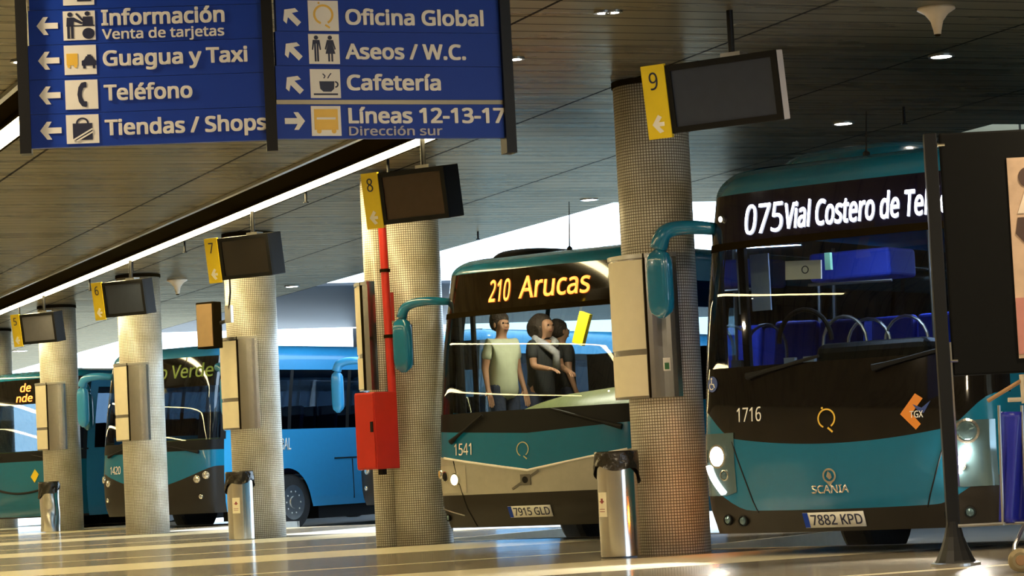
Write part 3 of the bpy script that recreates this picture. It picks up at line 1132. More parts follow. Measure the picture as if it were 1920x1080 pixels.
class Bus:
    LEN = 11.8

    def __init__(self, label, corner, cfg):
        self.c = cfg
        self.top = cfg.get('top', 3.25)
        self.zr = cfg.get('zr', 3.02)
        self.prof = [(0.3, 0.10), (0.55, 0.02), (0.95, 0.0), (1.3, 0.02), (1.65, 0.05), (2.2, 0.12), (2.6, 0.20), (3.02, 0.30), (3.4, 0.40)]
        o = Vector((corner.x, corner.y, ZR)) + BU * W_
        self.t = thing('bus', label, 'bus', o, YAW, 'parked buses')

    def P(self, s, z, off=0.0):
        x, y, nx, ny = outline(s)
        d = 0.0
        if z > 1.2: d += 0.035 * min((z - 1.2) / 1.8, 1.0)
        if z < 0.6: d += (0.6 - z) * 0.12
        if z > self.zr:
            q = min((z - self.zr) / (self.top - self.zr), 1.0)
            d += 0.34 * (1 - math.sqrt(max(1 - q * q, 0)))
        yp = lerp_tab(z, self.prof)
        d -= off
        return Vector((x - nx * d, y - ny * d + yp, z))

    def fn(self, off=0.004):
        return lambda u, v, d: tuple(self.P(u, v, off + d))

    def patch(self, name, s0, s1, z0, z1, m, parent=None, ns=48, nz=10, off=0.0, smooth=True, thick=0.0):
        f0 = z0 if callable(z0) else (lambda s: z0)
        f1 = z1 if callable(z1) else (lambda s: z1)
        rows = []
        for j in range(nz + 1):
            r = []
            for i in range(ns + 1):
                s = s0 + (s1 - s0) * i / ns
                a, b = f0(s), f1(s)
                r.append(self.P(s, a + (b - a) * j / nz, off))
            rows.append(r)
        mb = MB().grid(rows)
        o = mb.build(name, m, parent or self.t, smooth=smooth)
        if thick:
            md = o.modifiers.new('solid', 'SOLIDIFY')
            md.thickness = thick
            md.offset = 0
        return o

    def common(self):
        c = self.c
        t = self.t
        L = self.LEN
        body = c.get('body', M_teal)
        side = c.get('side', M_dayblue)
        zs, zt = c.get('sill', 1.65), 2.78      # side windows
        SE = SF + L - YB
        # roof cap all round
        self.patch('roof_edge', -SE, SE, self.zr, self.top, c.get('roofm', body), ns=120, nz=8)
        ring = []
        for i in range(61):
            s = -SE + 2 * SE * i / 60
            ring.append(self.P(s, self.top))
        rows = []
        for i in range(31):
            rows.append([ring[i], ring[60 - i]])
        MB().grid(rows).build('roof', c.get('roofm', body), t)
        # sides
        for sg in (-1, 1):
            nm = side
            arches = (c.get('arch', 2.55), 8.4)

            def lo(s):
                y = abs(s) - SF + YB
                z = 0.40
                for a in arches:
                    d = abs(y - a)
                    if d < 0.60: z = max(z, 0.48 + math.sqrt(0.60 ** 2 - d * d))
                return z
            self.patch('side_panel', sg * SF, sg * SE, lo, zs, nm, ns=220, nz=8, smooth=False)
            self.patch('side_window', sg * (SF + 0.02), sg * SE, zs, zt, c.get('glass', G_side), ns=12, nz=3)
            self.patch('cant_rail', sg * SF, sg * SE, zt, self.zr, nm, ns=12, nz=3)
            npil = 8
            for k in range(npil):
                s = SF + 0.04 + (SE - SF - 0.1) * k / (npil - 1)
                self.patch('window_pillar', sg * s, sg * (s + 0.09), zs, zt, M_blackp, ns=2, nz=3, off=0.004)
            if sg == 1 and c.get('hatch'):
                mb = MB()
                for a, b in c['hatch']:
                    pts = [self.P(SF - YB + a[0], a[1], 0.004), self.P(SF - YB + b[0], b[1], 0.004)]
                    mb.tube(pts, 0.012, 6)
                mb.build('hatch_line', M_blackp, t)
            # wheels
            for a in arches:
                yy = a + 0.2
                mb = MB()
                x0 = sg * (W_ - 0.05)
                prof = [(0.30, 0.0), (0.46, 0.01), (0.49, 0.05), (0.49, 0.24), (0.46, 0.29), (0.28, 0.30)]
                mb.lathe([(r, x0 - sg * z) for r, z in prof], (0, yy, 0.49), 36, 'x')
                wh = mb.build('wheel', M_rubber, t, smooth=False)
                mb = MB()
                mb.lathe([(0.30, x0 + sg * 0.001), (0.27, x0 - sg * 0.05), (0.12, x0 - sg * 0.03), (0.10, x0 + sg * 0.02), (0.02, x0 + sg * 0.02)], (0, yy, 0.49), 30, 'x')
                for q in range(10):
                    aa = 2 * PI * q / 10
                    mb.ball((x0 + sg * 0.0, yy + 0.19 * math.cos(aa), 0.49 + 0.19 * math.sin(aa)), 0.018, 6, 4)
                mb.build('rim', M_steel, wh)
        # underfloor and floor
        mb = MB().box((0, L / 2 + 0.25, 0.66), (2 * W_ - 0.16, L - 0.7, 0.42))
        mb.build('underframe', M_blackp, t)
        MB().box((0, L / 2 + 0.4, 0.885), (2 * W_ - 0.12, L - 0.8, 0.03)).build('cabin_floor', M_int, t)
        # tail
        yb = L + 0.3
        MB().box((0, yb, (0.45 + zs) / 2), (2 * W_ - 0.08, 0.06, zs - 0.45)).build('rear_panel', side, t)
        MB().box((0, yb, (zs + 2.7) / 2), (2 * W_ - 0.14, 0.03, 2.7 - zs)).build('rear_window', c.get('glass', G_side), t)
        MB().box((0, yb, (2.7 + self.top) / 2), (2 * W_ - 0.25, 0.06, self.top - 2.7 - 0.02)).build('rear_crown', side, t)

    def cabin_light(self, y, watts, color):  # fill light added under the roof to lift the dark cabin
        o = MB().box((0, y, 2.86), (0.9, 0.12, 0.03)).build('cabin_fill_lamp', M_intl, self.t)
        l = bpy.data.lights.new('cabin_fill_light', 'AREA')
        l.shape = 'RECTANGLE'
        l.size = 0.9
        l.size_y = 0.1
        l.energy = watts
        l.color = color
        lo = bpy.data.objects.new('cabin_fill_light', l)
        COL.objects.link(lo)
        lo.parent = self.t
        lo.location = (0, y, 2.83)

    def mirror(self, sg, z, reach=0.40, drop=0.5, m=None, fwd=0.28, thick=0.05):
        m = m or self.c.get('mirror', M_teal)
        a = self.P(sg * (SF - 0.25), z)
        x = a.x
        pts = [a, a + Vector((sg * 0.12, -fwd * 0.5, 0.02)), a + Vector((sg * 0.27, -fwd * 0.8, 0.015)), a + Vector((sg * (reach - 0.04), -fwd, -0.03)), a + Vector((sg * reach, -fwd, -0.14))]
        # smooth the arm
        arm = MB()
        cp = []
        for i in range(len(pts) - 1):
            for k in range(4):
                cp.append(pts[i].lerp(pts[i + 1], k / 4))
        cp.append(pts[-1])
        for _ in range(3):
            cp = [cp[0]] + [(cp[i - 1] + cp[i] * 2 + cp[i + 1]) / 4 for i in range(1, len(cp) - 1)] + [cp[-1]]
        arm.tube(cp, [thick * (0.8 + 0.35 * i / (len(cp) - 1)) for i in range(len(cp))], 12)
        ao = arm.build('mirror_arm', m, self.t, smooth=True)
        mc = pts[-1] + Vector((0, 0, -drop / 2))
        rows = []
        n = 20
        for j in range(13):
            q = j / 12
            zz = mc.z + drop / 2 - q * drop
            e = (1 - abs(2 * q - 1) ** 5)
            k = 0.25 + 0.75 * max(e, 0) ** 0.5
            r = []
            for i in range(n):
                a_ = 2 * PI * i / n
                ca, sa = math.cos(a_), math.sin(a_)
                r.append(Vector((mc.x + 0.105 * k * (abs(ca) ** 0.6) * (1 if ca >= 0 else -1), mc.y + 0.07 * k * (abs(sa) ** 0.6) * (1 if sa >= 0 else -1), zz)))
            rows.append(r)
        mb = MB().grid(rows, closed=True)
        mb.add(rows[0], [tuple(range(n))])
        mb.add(rows[-1], [tuple(range(n))])
        mb.build('mirror_head', m, ao, smooth=True)
        MB().box((mc.x, mc.y + 0.074, mc.z), (0.15, 0.01, drop * 0.75)).build('mirror_glass', M_chrome, ao)

    def wiper(self, sa, za, sb, zb):
        p = [self.P(sa + (sb - sa) * k / 6, za + (zb - za) * k / 6, 0.03) for k in range(7)]
        MB().tube(p, [0.03, 0.02, 0.016, 0.014, 0.014, 0.014, 0.012], 8).build('wiper', M_blackp, self.t)

    def plate(self, body, s, z, half=0.26):
        b = self.patch('number_plate', s - half, s + half, z - 0.058, z + 0.058, M_plate, ns=6, nz=2, off=0.012, thick=0.006)
        self.patch('country_band', s - half, s - half + 0.045, z - 0.057, z + 0.057, M_signblue, b, ns=2, nz=2, off=0.017)
        text(body, 'plate_lettering', self.fn(0.017), s - half + 0.065, s + half - 0.02, z - 0.038, 0.078, M_ink, b, bold=0.012, depth=0.002)

    def letters(self, body, name, s0, s1, z, h, m, bold=0.01, off=0.008, parent=None):
        return text(body, name, self.fn(off), s0, s1, z, h, m, parent or self.t, bold=bold, depth=0.003, sub=True)

    def lamp(self, name, s, z, r, m, off=0.02, ring=M_reflector):
        c = self.P(s, z, off)
        n = (self.P(s, z, off + 0.1) - c).normalized()
        q = n.to_track_quat('Z', 'Y').to_matrix()
        mb = MB()
        mb.lathe([(r * 1.25, -0.02), (r * 1.25, 0.004), (r * 1.02, 0.006), (r, -0.004)], n=24)
        mb.v = [tuple(c + q @ Vector(p)) for p in mb.v]
        o = mb.build(name, ring, self.t)
        mb = MB()
        mb.lathe([(r, -0.004), (r * 0.8, 0.006), (r * 0.3, 0.012), (0.0, 0.013)], n=20)
        mb.v = [tuple(c + q @ Vector(p)) for p in mb.v]
        mb.build('bulb', m, o)
        return o

    def seat(self, x, y, z0=0.9, m=M_seat, h=0.72):
        mb = MB()
        mb.box((x, y, z0 + 0.40), (0.43, 0.44, 0.12))
        mb.box((x, y + 0.24, z0 + 0.46 + h / 2), (0.43, 0.09, h), Matrix.Rotation(math.radians(-8), 3, 'X'))
        mb.box((x, y + 0.05, z0 + 0.17), (0.10, 0.3, 0.36))
        return mb.build('seat', m, self.t, bevel=0.035)


def curve_front(center, side, power=2.0, shoulder=0.0, at_=0.75):
    def f(s):
        a = min(abs(outline(s)[0]) / W_, 1.0)
        v = center + (side - center) * a ** power
        if shoulder and a > at_:
            q = (a - at_) / (1 - at_)
            v += shoulder * q * q * (3 - 2 * q)
        return v
    return f


def beam(b, s, z, watts):
    c = b.P(s, z, 0.06)
    l = bpy.data.lights.new('headlamp_beam', 'SPOT')
    l.energy = watts
    l.color = (1.0, 0.93, 0.80)
    l.spot_size = math.radians(70)
    l.spot_blend = 0.7
    l.shadow_soft_size = 0.05
    lo = bpy.data.objects.new('headlamp_beam', l)
    COL.objects.link(lo)
    lo.parent = b.t
    lo.location = c
    lo.rotation_euler = Vector((0, -2.2, -0.85)).to_track_quat('-Z', 'Y').to_euler()


# ---- bus 1716: wide bus at the right
def bus_large():
    c0 = at(1303, 1000, 20.2)
    b = Bus('large teal bus with headlights on and white letter display, front right', c0, dict(body=M_teal, side=M_teal, roofm=M_teal, glass=G_side, top=3.28, zr=3.05))
    b.common()
    t = b.t
    zb = curve_front(0.53, 0.55, 2.0, 0.19, 0.62)
    zt = curve_front(1.03, 1.17, 2.0, 0.18, 0.72)
    b.patch('bumper', -SF, SF, 0.36, zb, M_bump, nz=4)
    b.patch('front_panel', -SF, SF, zb, zt, M_teal, nz=8)
    b.patch('black_mask', -SF, SF, zt, 1.66, M_gloss, nz=8)
    ws = b.patch('windscreen', -SF, SF, 1.66, 2.64, G_wind, nz=14)
    dp = b.patch('destination_display', -SF, SF, 2.64, b.zr, mat('display_indigo', (0.004, 0.003, 0.012), 0.12, coat=0.7), nz=6)
    b.patch('display_sill', -SF, SF, 2.60, 2.66, M_dark, nz=2, off=0.006)
    for sg in (-1, 1):
        b.patch('windscreen_pillar', sg * (SF - 0.14), sg * (SF + 0.04), 1.66, 2.64, M_blackp, ns=6, nz=8, off=0.004)
    # lettering on the display, white
    t0 = s_of_x(-0.84)
    b.letters('075', 'display_lettering', t0, t0 + 0.36, 2.71, 0.235, M_white_led, bold=0.0, parent=dp)
    b.letters('Vial Costero de Telde', 'display_lettering', t0 + 0.375, t0 + 1.77, 2.725, 0.20, M_white_led, bold=0.012, parent=dp)
    b.lamp('corner_indicator', -(SF - 0.05), 0.50, 0.035, mat('amber_glow', (0.8, 0.4, 0.1), 0.4, emit=(1.0, 0.28, 0.03), estr=14.0), ring=M_blackp)
    il = bpy.data.lights.new('indicator_glow', 'POINT')
    il.energy = 2.5
    il.color = (1.0, 0.25, 0.03)
    il.shadow_soft_size = 0.03
    io = bpy.data.objects.new('indicator_glow', il)
    COL.objects.link(io)
    io.parent = t
    io.location = b.P(-(SF - 0.05), 0.50, 0.10)
    b.lamp('marker_lamp', s_of_x(-1.09), 2.86, 0.022, M_drl)
    b.lamp('marker_lamp', s_of_x(1.09), 2.86, 0.022, M_drl)
    b.plate('7882 KPD', s_of_x(-0.06), 0.45)
    b.letters('SCANIA', 'maker_lettering', s_of_x(-0.21), s_of_x(0.11), 0.655, 0.06, M_chrome, bold=0.021)
    # crest above the maker lettering
    shapes('maker_crest', b.fn(0.008), [('ring', -0.05, 0.785, 0.05, 0.014, 0, 2 * PI), ('p', [(-0.095, 0.76), (-0.05, 0.70), (-0.005, 0.76), (-0.05, 0.735)]),
                                       ('p', [(-0.075, 0.78), (-0.06, 0.82), (-0.035, 0.80), (-0.028, 0.77), (-0.05, 0.755)]), ('r', -0.07, 0.825, -0.03, 0.84)], M_chrome, t)
    b.letters('1716', 'fleet_number', s_of_x(-0.86), s_of_x(-0.63), 1.23, 0.11, M_white, bold=0.0)
    shapes('ring_logo', b.fn(0.008), [('ring', -0.05, 1.22, 0.07, 0.012, -1.0, 4.3), ('l', [(-0.04, 1.15), (0.0, 1.115)], 0.014), ('c', -0.085, 1.30, 0.009)], M_orange, t)
    shapes('operator_badge', b.fn(0.008), [('p', [(0.56, 1.22), (0.68, 1.37), (0.74, 1.33), (0.65, 1.22), (0.72, 1.14), (0.68, 1.10)])], mat('badge_orange', (0.75, 0.24, 0.02), 0.4), t)
    b.letters('TGX', 'badge_lettering', 0.635, 0.74, 1.19, 0.05, M_white, bold=0.01)
    shapes('badge_swoosh', b.fn(0.008), [('p', [(0.66, 1.29), (0.73, 1.26), (0.80, 1.31), (0.745, 1.22), (0.70, 1.24)])], mat('badge_navy', (0.02, 0.05, 0.22), 0.4), t)
    # round wheelchair sticker
    sx = -s_of_x(1.12)
    st = shapes('access_sticker', b.fn(0.006), [('c', sx, 1.54, 0.062)], mat('access_blue', (0.03, 0.07, 0.28), 0.4), t)
    shapes('access_symbol', b.fn(0.010), [('c', sx - 0.006, 1.583, 0.009), ('l', [(sx - 0.006, 1.572), (sx - 0.003, 1.54), (sx + 0.02, 1.54), (sx + 0.032, 1.512)], 0.008), ('ring', sx - 0.004, 1.525, 0.026, 0.007, 2.2, 5.6)], M_white, st)
    # panel gaps
    for sg in (-1, 1):
        p = [b.P(s_of_x(sg * (0.92 - 0.20 * k / 6)), 1.08 - 0.56 * k / 6, 0.002) for k in range(7)]
        MB().tube(p, 0.006, 6).build('panel_gap', M_blackp, t)
        hl = b.patch('headlight_housing', sg * s_of_x(1.235), sg * s_of_x(0.90), lambda s: 0.66 + 0.25 * max(0, 1.0 - abs(outline(s)[0])), lambda s: 1.15, M_lens, ns=14, nz=10, off=0.006)
        b.lamp('headlamp', sg * s_of_x(1.06), 0.97 if sg < 0 else 1.07, 0.075, M_lamp if sg < 0 else M_lens)
        beam(b, sg * s_of_x(1.06), 0.97, 260.0)
        b.lamp('side_lamp', sg * s_of_x(1.0), 0.82, 0.035, M_lens)
        if sg < 0:
            pts = [b.P(-s_of_x(1.17 - 0.14 * (k / 10) ** 1.6), 0.90 - 0.22 * k / 10, 0.02) for k in range(11)]
        else:
            pts = [b.P(s_of_x(1.06 - 0.09 * k / 10), 0.95 - 0.18 * k / 10, 0.03) for k in range(11)]
        MB().tube(pts, 0.018 if sg < 0 else 0.032, 8).build('lamp_strip', M_drl if sg < 0 else M_lamp, t)
        b.lamp('fog_lamp', sg * s_of_x(1.03), 0.47, 0.035, M_lens, ring=M_blackp)
        b.lamp('tow_cover', sg * s_of_x(0.88), 0.46, 0.035, M_lens, ring=M_blackp)
    b.mirror(-1, 2.80, reach=0.36, drop=0.56, thick=0.064)
    b.mirror(1, 2.80, reach=0.36, drop=0.56, thick=0.064)
    # roof pod and aerial
    rows = []
    for j in range(9):
        q = j / 8
        z = 3.2 + 0.24 * math.sin(q * PI / 2)
        k = 1 - 0.35 * (1 - math.cos(q * PI / 2))
        r = []
        for i in range(32):
            a = 2 * PI * i / 32
            ca, sa = math.cos(a), math.sin(a)
            r.append(Vector((-0.35 + 0.72 * k * abs(ca) ** .5 * (1 if ca > 0 else -1), 2.3 + 1.4 * k * abs(sa) ** .5 * (1 if sa > 0 else -1), z)))
        rows.append(r)
    mb = MB().grid(rows, closed=True)
    mb.add(rows[-1], [tuple(range(32))])
    mb.build('roof_pod', M_teal, t, smooth=True)
    a = Vector((0.05, 0.75, 3.27))
    MB().tube([a, a + Vector((0, 0, 0.03)), a + Vector((0, 0, 0.05)), a + Vector((0.01, 0.02, 0.36))], [0.03, 0.03, 0.008, 0.005], 8).build('aerial', M_blackm, t)
    # cabin
    mb = MB()
    rows = [[Vector((x, 0.34 + 0.12 * abs(x), 1.55)) for x in (-1.1, 0, 1.1)], [Vector((x, 0.55, 1.62)) for x in (-1.1, 0, 1.1)], [Vector((x, 0.95, 1.58)) for x in (-1.1, 0, 1.1)], [Vector((x, 1.0, 0.95)) for x in (-1.1, 0, 1.1)]]
    mb.grid(rows)
    mb.build('dashboard', M_blackp, t, smooth=True)
    for r in range(7):
        for x in (-0.98, -0.53, 0.53, 0.98):
            if r == 0 and x > 0: continue
            b.seat(x, 2.9 + r * 0.85, 0.95)
    b.seat(0.62, 1.35, 1.0, M_int, 0.78)
    rail = MB()
    for x, y in ((-0.28, 2.5), (0.30, 2.6), (-0.28, 4.4), (0.30, 5.2)):
        rail.tube([(x, y, 0.9), (x, y, 2.85)], 0.018, 8)
    rail.build('grab_pole', M_steel, t)
    for x, y in ((-0.62, 1.5), (-0.75, 2.2), (-0.4, 2.2)):
        pts = [(x - 0.2 * math.cos(PI * k / 10), y, 1.85 + 0.22 * math.sin(PI * k / 10)) for k in range(11)]
        pts = [(x - 0.2, y, 1.55)] + pts + [(x + 0.2, y, 1.45)]
        MB().tube(pts, 0.014, 8).build('seat_handle', M_steel, t)
    MB().box((-0.55, 1.9, 1.3), (0.95, 0.03, 0.75)).build('partition', M_int, t)
    MB().box((-0.55, 0.72, 2.42), (0.32, 0.02, 0.15), Matrix.Rotation(0.05, 3, 'Y')).build('notice', M_white, t)
    shapes('notice_mark', lambda u, v, d: (u, 0.709 - d, v), [('ring', -0.53, 2.42, 0.028, 0.008, 0, 2 * PI)], M_ink, t, 0, 0.002)
    MB().box((-1.00, 0.82, 2.36), (0.17, 0.02, 0.46)).build('info_board', mat('pale_blue_board', (0.30, 0.38, 0.55), 0.6), t)
    MB().box((-1.14, 0.74, 2.36), (0.05, 0.02, 0.5)).build('info_board', MATS['pale_blue_board'], t)
    for x, y in ((-1.19, 0.48), (-1.10, 0.72)):
        MB().box((x, y, 1.8), (0.06, 0.05, 1.9)).build('door_post', M_blackp, t)
    pts = [(-0.72 - 0.24 * math.cos(PI * k / 12), 1.0, 1.86 + 0.26 * math.sin(PI * k / 12)) for k in range(13)]
    MB().tube(pts, 0.02, 8).build('steering_wheel', M_blackp, t)
    MB().box((-0.10, 1.05, 1.68), (1.0, 0.3, 0.30)).build('instrument_hood', M_blackp, t, bevel=0.08)
    MB().box((-0.62, 1.9, 2.50), (0.75, 0.5, 0.24)).build('luggage_rack', M_seat, t, bevel=0.03)
    MB().tube([(-1.0, 1.64, 2.36), (-0.22, 1.62, 2.34)], 0.012, 8).build('rack_rail', M_steel, t)
    MB().box((-0.52, 1.1, 2.50), (0.05, 0.04, 0.14)).build('validator_light', mat('pale_green_plastic', (0.3, 0.6, 0.4), 0.5), t)
    for x in (-1.0, -0.82):
        MB().box((x, 1.25, 1.70), (0.10, 0.05, 0.10)).build('ticket_machine', M_intl, t)
    b.cabin_light(1.0, 14, (0.55, 0.7, 1.0))
    b.cabin_light(3.4, 40, (0.45, 0.6, 1.0))
    b.wiper(-0.75, 1.58, -0.1, 1.70)
    b.wiper(0.35, 1.58, 0.95, 1.70)
    return b


# ---- bus 1541: middle bus with amber display
def bus_mid():
    c0 = at(806, 990, 26.6)
    b = Bus('teal bus with silver grille and amber letter display, in the middle', c0, dict(body=M_teal, side=M_teal, roofm=M_teal, glass=G_clear, top=3.16, zr=2.99, sill=1.55))
    b.common()
    t = b.t
    zv = lambda s: 0.915 + 0.16 * min(abs(outline(s)[0]) / 1.1, 1.15)
    b.patch('bumper', -SF, SF, 0.35, 0.69, M_bump, nz=5)
    b.patch('grille', -SF, SF, 0.69, zv, M_silver, nz=6)
    b.patch('front_panel', -SF, SF, zv, lambda s: 1.29 + 0.05 * min(abs(outline(s)[0]), 1.2), M_teal, nz=6)
    b.patch('air_intake', -SF, SF, lambda s: 1.29 + 0.05 * min(abs(outline(s)[0]), 1.2), 1.53, M_blackp, nz=4)
    b.patch('windscreen', -SF, SF, 1.53, 2.56, G_wind, nz=14)
    dp = b.patch('destination_display', -SF, SF, 2.56, b.zr, mat('display_brown', (0.010, 0.006, 0.002), 0.08, coat=0.8), nz=6)
    b.patch('display_sill', -SF, SF, 2.53, 2.585, M_dark, nz=2, off=0.006)
    p = [b.P(s_of_x(-1.12 + 2.24 * k / 40), zv(s_of_x(-1.12 + 2.24 * k / 40)), 0.004) for k in range(41)]
    MB().tube(p, 0.012, 8).build('trim_strip', M_white, t)
    for sg in (-1, 1):
        b.patch('windscreen_pillar', sg * (SF - 0.12), sg * (SF + 0.04), 1.53, 2.56, M_dark, ns=6, nz=8, off=0.004)
        pg = [b.P(sg * s_of_x(0.98 - 0.22 * k / 8), 1.06 - 0.70 * k / 8, 0.003) for k in range(9)]
        MB().tube(pg, 0.006, 6).build('panel_gap', M_blackp, t)
        b.patch('headlight_cover', sg * s_of_x(1.245), sg * s_of_x(0.80), lambda s: 0.71, lambda s: 1.0, mat('clear_lamp_cover', (0.5, 0.47, 0.38), 0.2, metal=0.3, coat=0.7), ns=12, nz=4, off=0.005)
        b.lamp('headlamp', sg * s_of_x(0.95), 0.85, 0.055, mat('dipped_lamp', (0.9, 0.85, 0.7), 0.3, emit=(1, 0.8, 0.5), estr=2.5))
        b.lamp('headlamp', sg * s_of_x(1.09), 0.885, 0.045, M_blackp)
        b.lamp('indicator', sg * s_of_x(1.20), 0.91, 0.04, mat('amber_lens', (0.6, 0.35, 0.1), 0.3))
        pg = [b.P(sg * (SF - 0.1 - 0.55 * k / 8), 0.60 - 0.12 * k / 8, 0.006) for k in range(9)]
        MB().tube(pg, 0.007, 6).build('bumper_trim', M_steel, t)
        b.lamp('fog_lamp', sg * s_of_x(1.15), 0.46, 0.03, M_lens, ring=M_blackp)
        b.mirror(sg, 2.72, reach=0.44, drop=0.58, fwd=0.25)
    t0 = s_of_x(-0.56)
    b.letters('210', 'display_lettering', t0, t0 + 0.27, 2.665, 0.225, M_amber_led, bold=0.012, parent=dp)
    b.letters('Arucas', 'display_lettering', t0 + 0.39, t0 + 1.24, 2.675, 0.225, M_amber_led, bold=0.012, parent=dp)
    b.plate('7915 GLD', s_of_x(-0.02), 0.50)
    b.letters('1541', 'fleet_number', s_of_x(-0.95), s_of_x(-0.71), 1.10, 0.12, M_white, bold=0.0)
    shapes('ring_logo', b.fn(0.008), [('ring', -0.05, 1.13, 0.07, 0.010, -1.0, 4.3), ('l', [(-0.04, 1.06), (0.0, 1.03)], 0.012)], mat('pale_gold', (0.5, 0.5, 0.25), 0.4), t)
    em = shapes('maker_emblem', b.fn(0.010), [('r', -0.09, 0.765, 0.03, 0.875), ('l', [(-0.20, 0.73), (0.14, 0.91)], 0.024)], mat('dull_steel', (0.16, 0.15, 0.13), 0.4, metal=0.6), t)
    shapes('emblem_dot', b.fn(0.014), [('c', -0.032, 0.82, 0.034)], M_blackp, em)
    b.wiper(-(SF - 0.55), 1.24, -0.55, 1.50)
    b.wiper(SF - 0.45, 1.30, 0.3, 1.52)
    b.cabin_light(0.75, 26, (1.0, 0.9, 0.68))
    # dark roof pod and aerial
    rows = []
    for j in range(7):
        q = j / 6
        z = 3.12 + 0.13 * math.sin(q * PI / 2)
        k = 1 - 0.35 * (1 - math.cos(q * PI / 2))
        r = []
        for i in range(32):
            a = 2 * PI * i / 32
            ca, sa = math.cos(a), math.sin(a)
            r.append(Vector((-0.62 + 0.36 * k * abs(ca) ** .6 * (1 if ca > 0 else -1), 1.6 + 0.9 * k * abs(sa) ** .6 * (1 if sa > 0 else -1), z)))
        rows.append(r)
    mb = MB().grid(rows, closed=True)
    mb.add(rows[-1], [tuple(range(32))])
    mb.build('roof_pod', M_blackp, t, smooth=True)
    a = Vector((0.12, 0.8, 3.15))
    MB().tube([a, a + Vector((0, 0, 0.04)), a + Vector((0, 0, 0.06)), a + Vector((0.01, 0.02, 0.52))], [0.03, 0.03, 0.008, 0.004], 8).build('aerial', M_blackm, t)
    # cabin
    mb = MB()
    rows = [[Vector((x, 0.40 + 0.10 * abs(x), 1.47)) for x in (-0.5, -0.2, 0.2, 1.15)],
            [Vector((x, 0.60, 1.50 + zz)) for x, zz in ((-0.5, 0.02), (-0.2, 0.1), (0.15, 0.17), (1.15, 0.24))],
            [Vector((x, 1.0, 1.46 + zz)) for x, zz in ((-0.5, 0.02), (-0.2, 0.1), (0.15, 0.16), (1.15, 0.2))],
            [Vector((x, 1.02, 0.95)) for x in (-0.5, -0.2, 0.15, 1.15)]]
    mb.grid(rows)
    mb.build('dashboard', M_dash, t, smooth=True)
    for r in range(6):
        for x in (-0.98, -0.53, 0.53, 0.98):
            if r == 0 and x > 0: continue
            b.seat(x, 3.2 + r * 0.9, 0.95)
    b.seat(0.75, 1.55, 1.05, M_int, 0.9)
    MB().box((0.25, 2.0, 1.5), (1.5, 0.04, 1.25)).build('cab_partition', M_blackp, t)
    rail = MB()
    rail.tube([(-1.19, 0.58, 0.9), (-1.19, 0.58, 2.8)], 0.045, 8)
    rail.tube([(-1.19, 0.85, 0.9), (-1.19, 0.85, 2.8)], 0.03, 8)
    rail.build('door_post', M_blackp, t)
    MB().box((0.03, 1.1, 2.36), (0.13, 0.06, 0.34), Matrix.Rotation(0.35, 3, 'Y')).build('sun_visor_strap', M_yellow, t)
    return b


def bus_simple(label, corner, cfg):
    b = Bus(label, corner, cfg)
    b.common()
    t = b.t
    body = cfg.get('body', M_teal)
    v0, v1 = cfg.get('vee', (0.85, 1.18))
    zb = curve_front(v0, v1, 1.6)
    zk = 1.62
    b.patch('bumper', -SF, SF, 0.40, zb, M_bump, nz=6)
    b.patch('front_panel', -SF, SF, zb, 1.45, body, nz=6)
    b.patch('air_intake', -SF, SF, 1.45, zk, M_blackp, nz=3)
    b.patch('windscreen', -SF, SF, zk, 2.52, G_wind, nz=10)
    dp = b.patch('destination_display', -SF, SF, 2.52, b.zr, M_gloss, nz=5)
    for sg in (-1, 1):
        b.patch('windscreen_pillar', sg * (SF - 0.10), sg * (SF + 0.04), zk, 2.52, M_blackp, ns=6, nz=6, off=0.004)
        for q, (dx, z) in enumerate(((1.15, 1.03), (1.0, 0.97))):
            b.lamp('headlamp', sg * s_of_x(dx), z, 0.05, M_reflector)
        b.lamp('fog_lamp', sg * s_of_x(1.05), 0.68, 0.03, M_reflector)
        b.mirror(sg, 2.80, reach=0.42, drop=0.70, fwd=0.3, thick=0.07)
        b.patch('corner_post', sg * SF, sg * (SF + 0.20), cfg.get('sill', 1.65), 2.78, cfg.get('side', M_dayblue), ns=3, nz=4, off=0.006)
    if 'text' in cfg:
        body_, s0, s1, z, h, m = cfg['text']
        b.letters(body_, 'display_lettering', s0, s1, z, h, m, parent=dp)
    if 'fleet' in cfg:
        b.letters(cfg['fleet'], 'fleet_number', s_of_x(-0.95), s_of_x(-0.68), 1.12, 0.13, M_white, bold=0.0)
    b.wiper(-(SF - 0.55), 1.42, -0.5, 1.56)
    b.wiper(SF - 0.5, 1.42, 0.3, 1.56)
    MB().box((0, 0.75, 1.3), (2.3, 0.6, 0.7)).build('dashboard', M_dash, t, bevel=0.08)
    MB().box((0, 5.4, 0.40), (2.2, 4.6, 0.44)).build('underfloor_shade', M_blackp, t)  # dark box added for the shade beneath the bus
    for r in range(7):
        for x in (-0.98, -0.53, 0.53, 0.98):
            b.seat(x, 2.4 + r * 0.95, 0.98, mat('navy_seat', (0.012, 0.012, 0.05), 0.8))
    return b


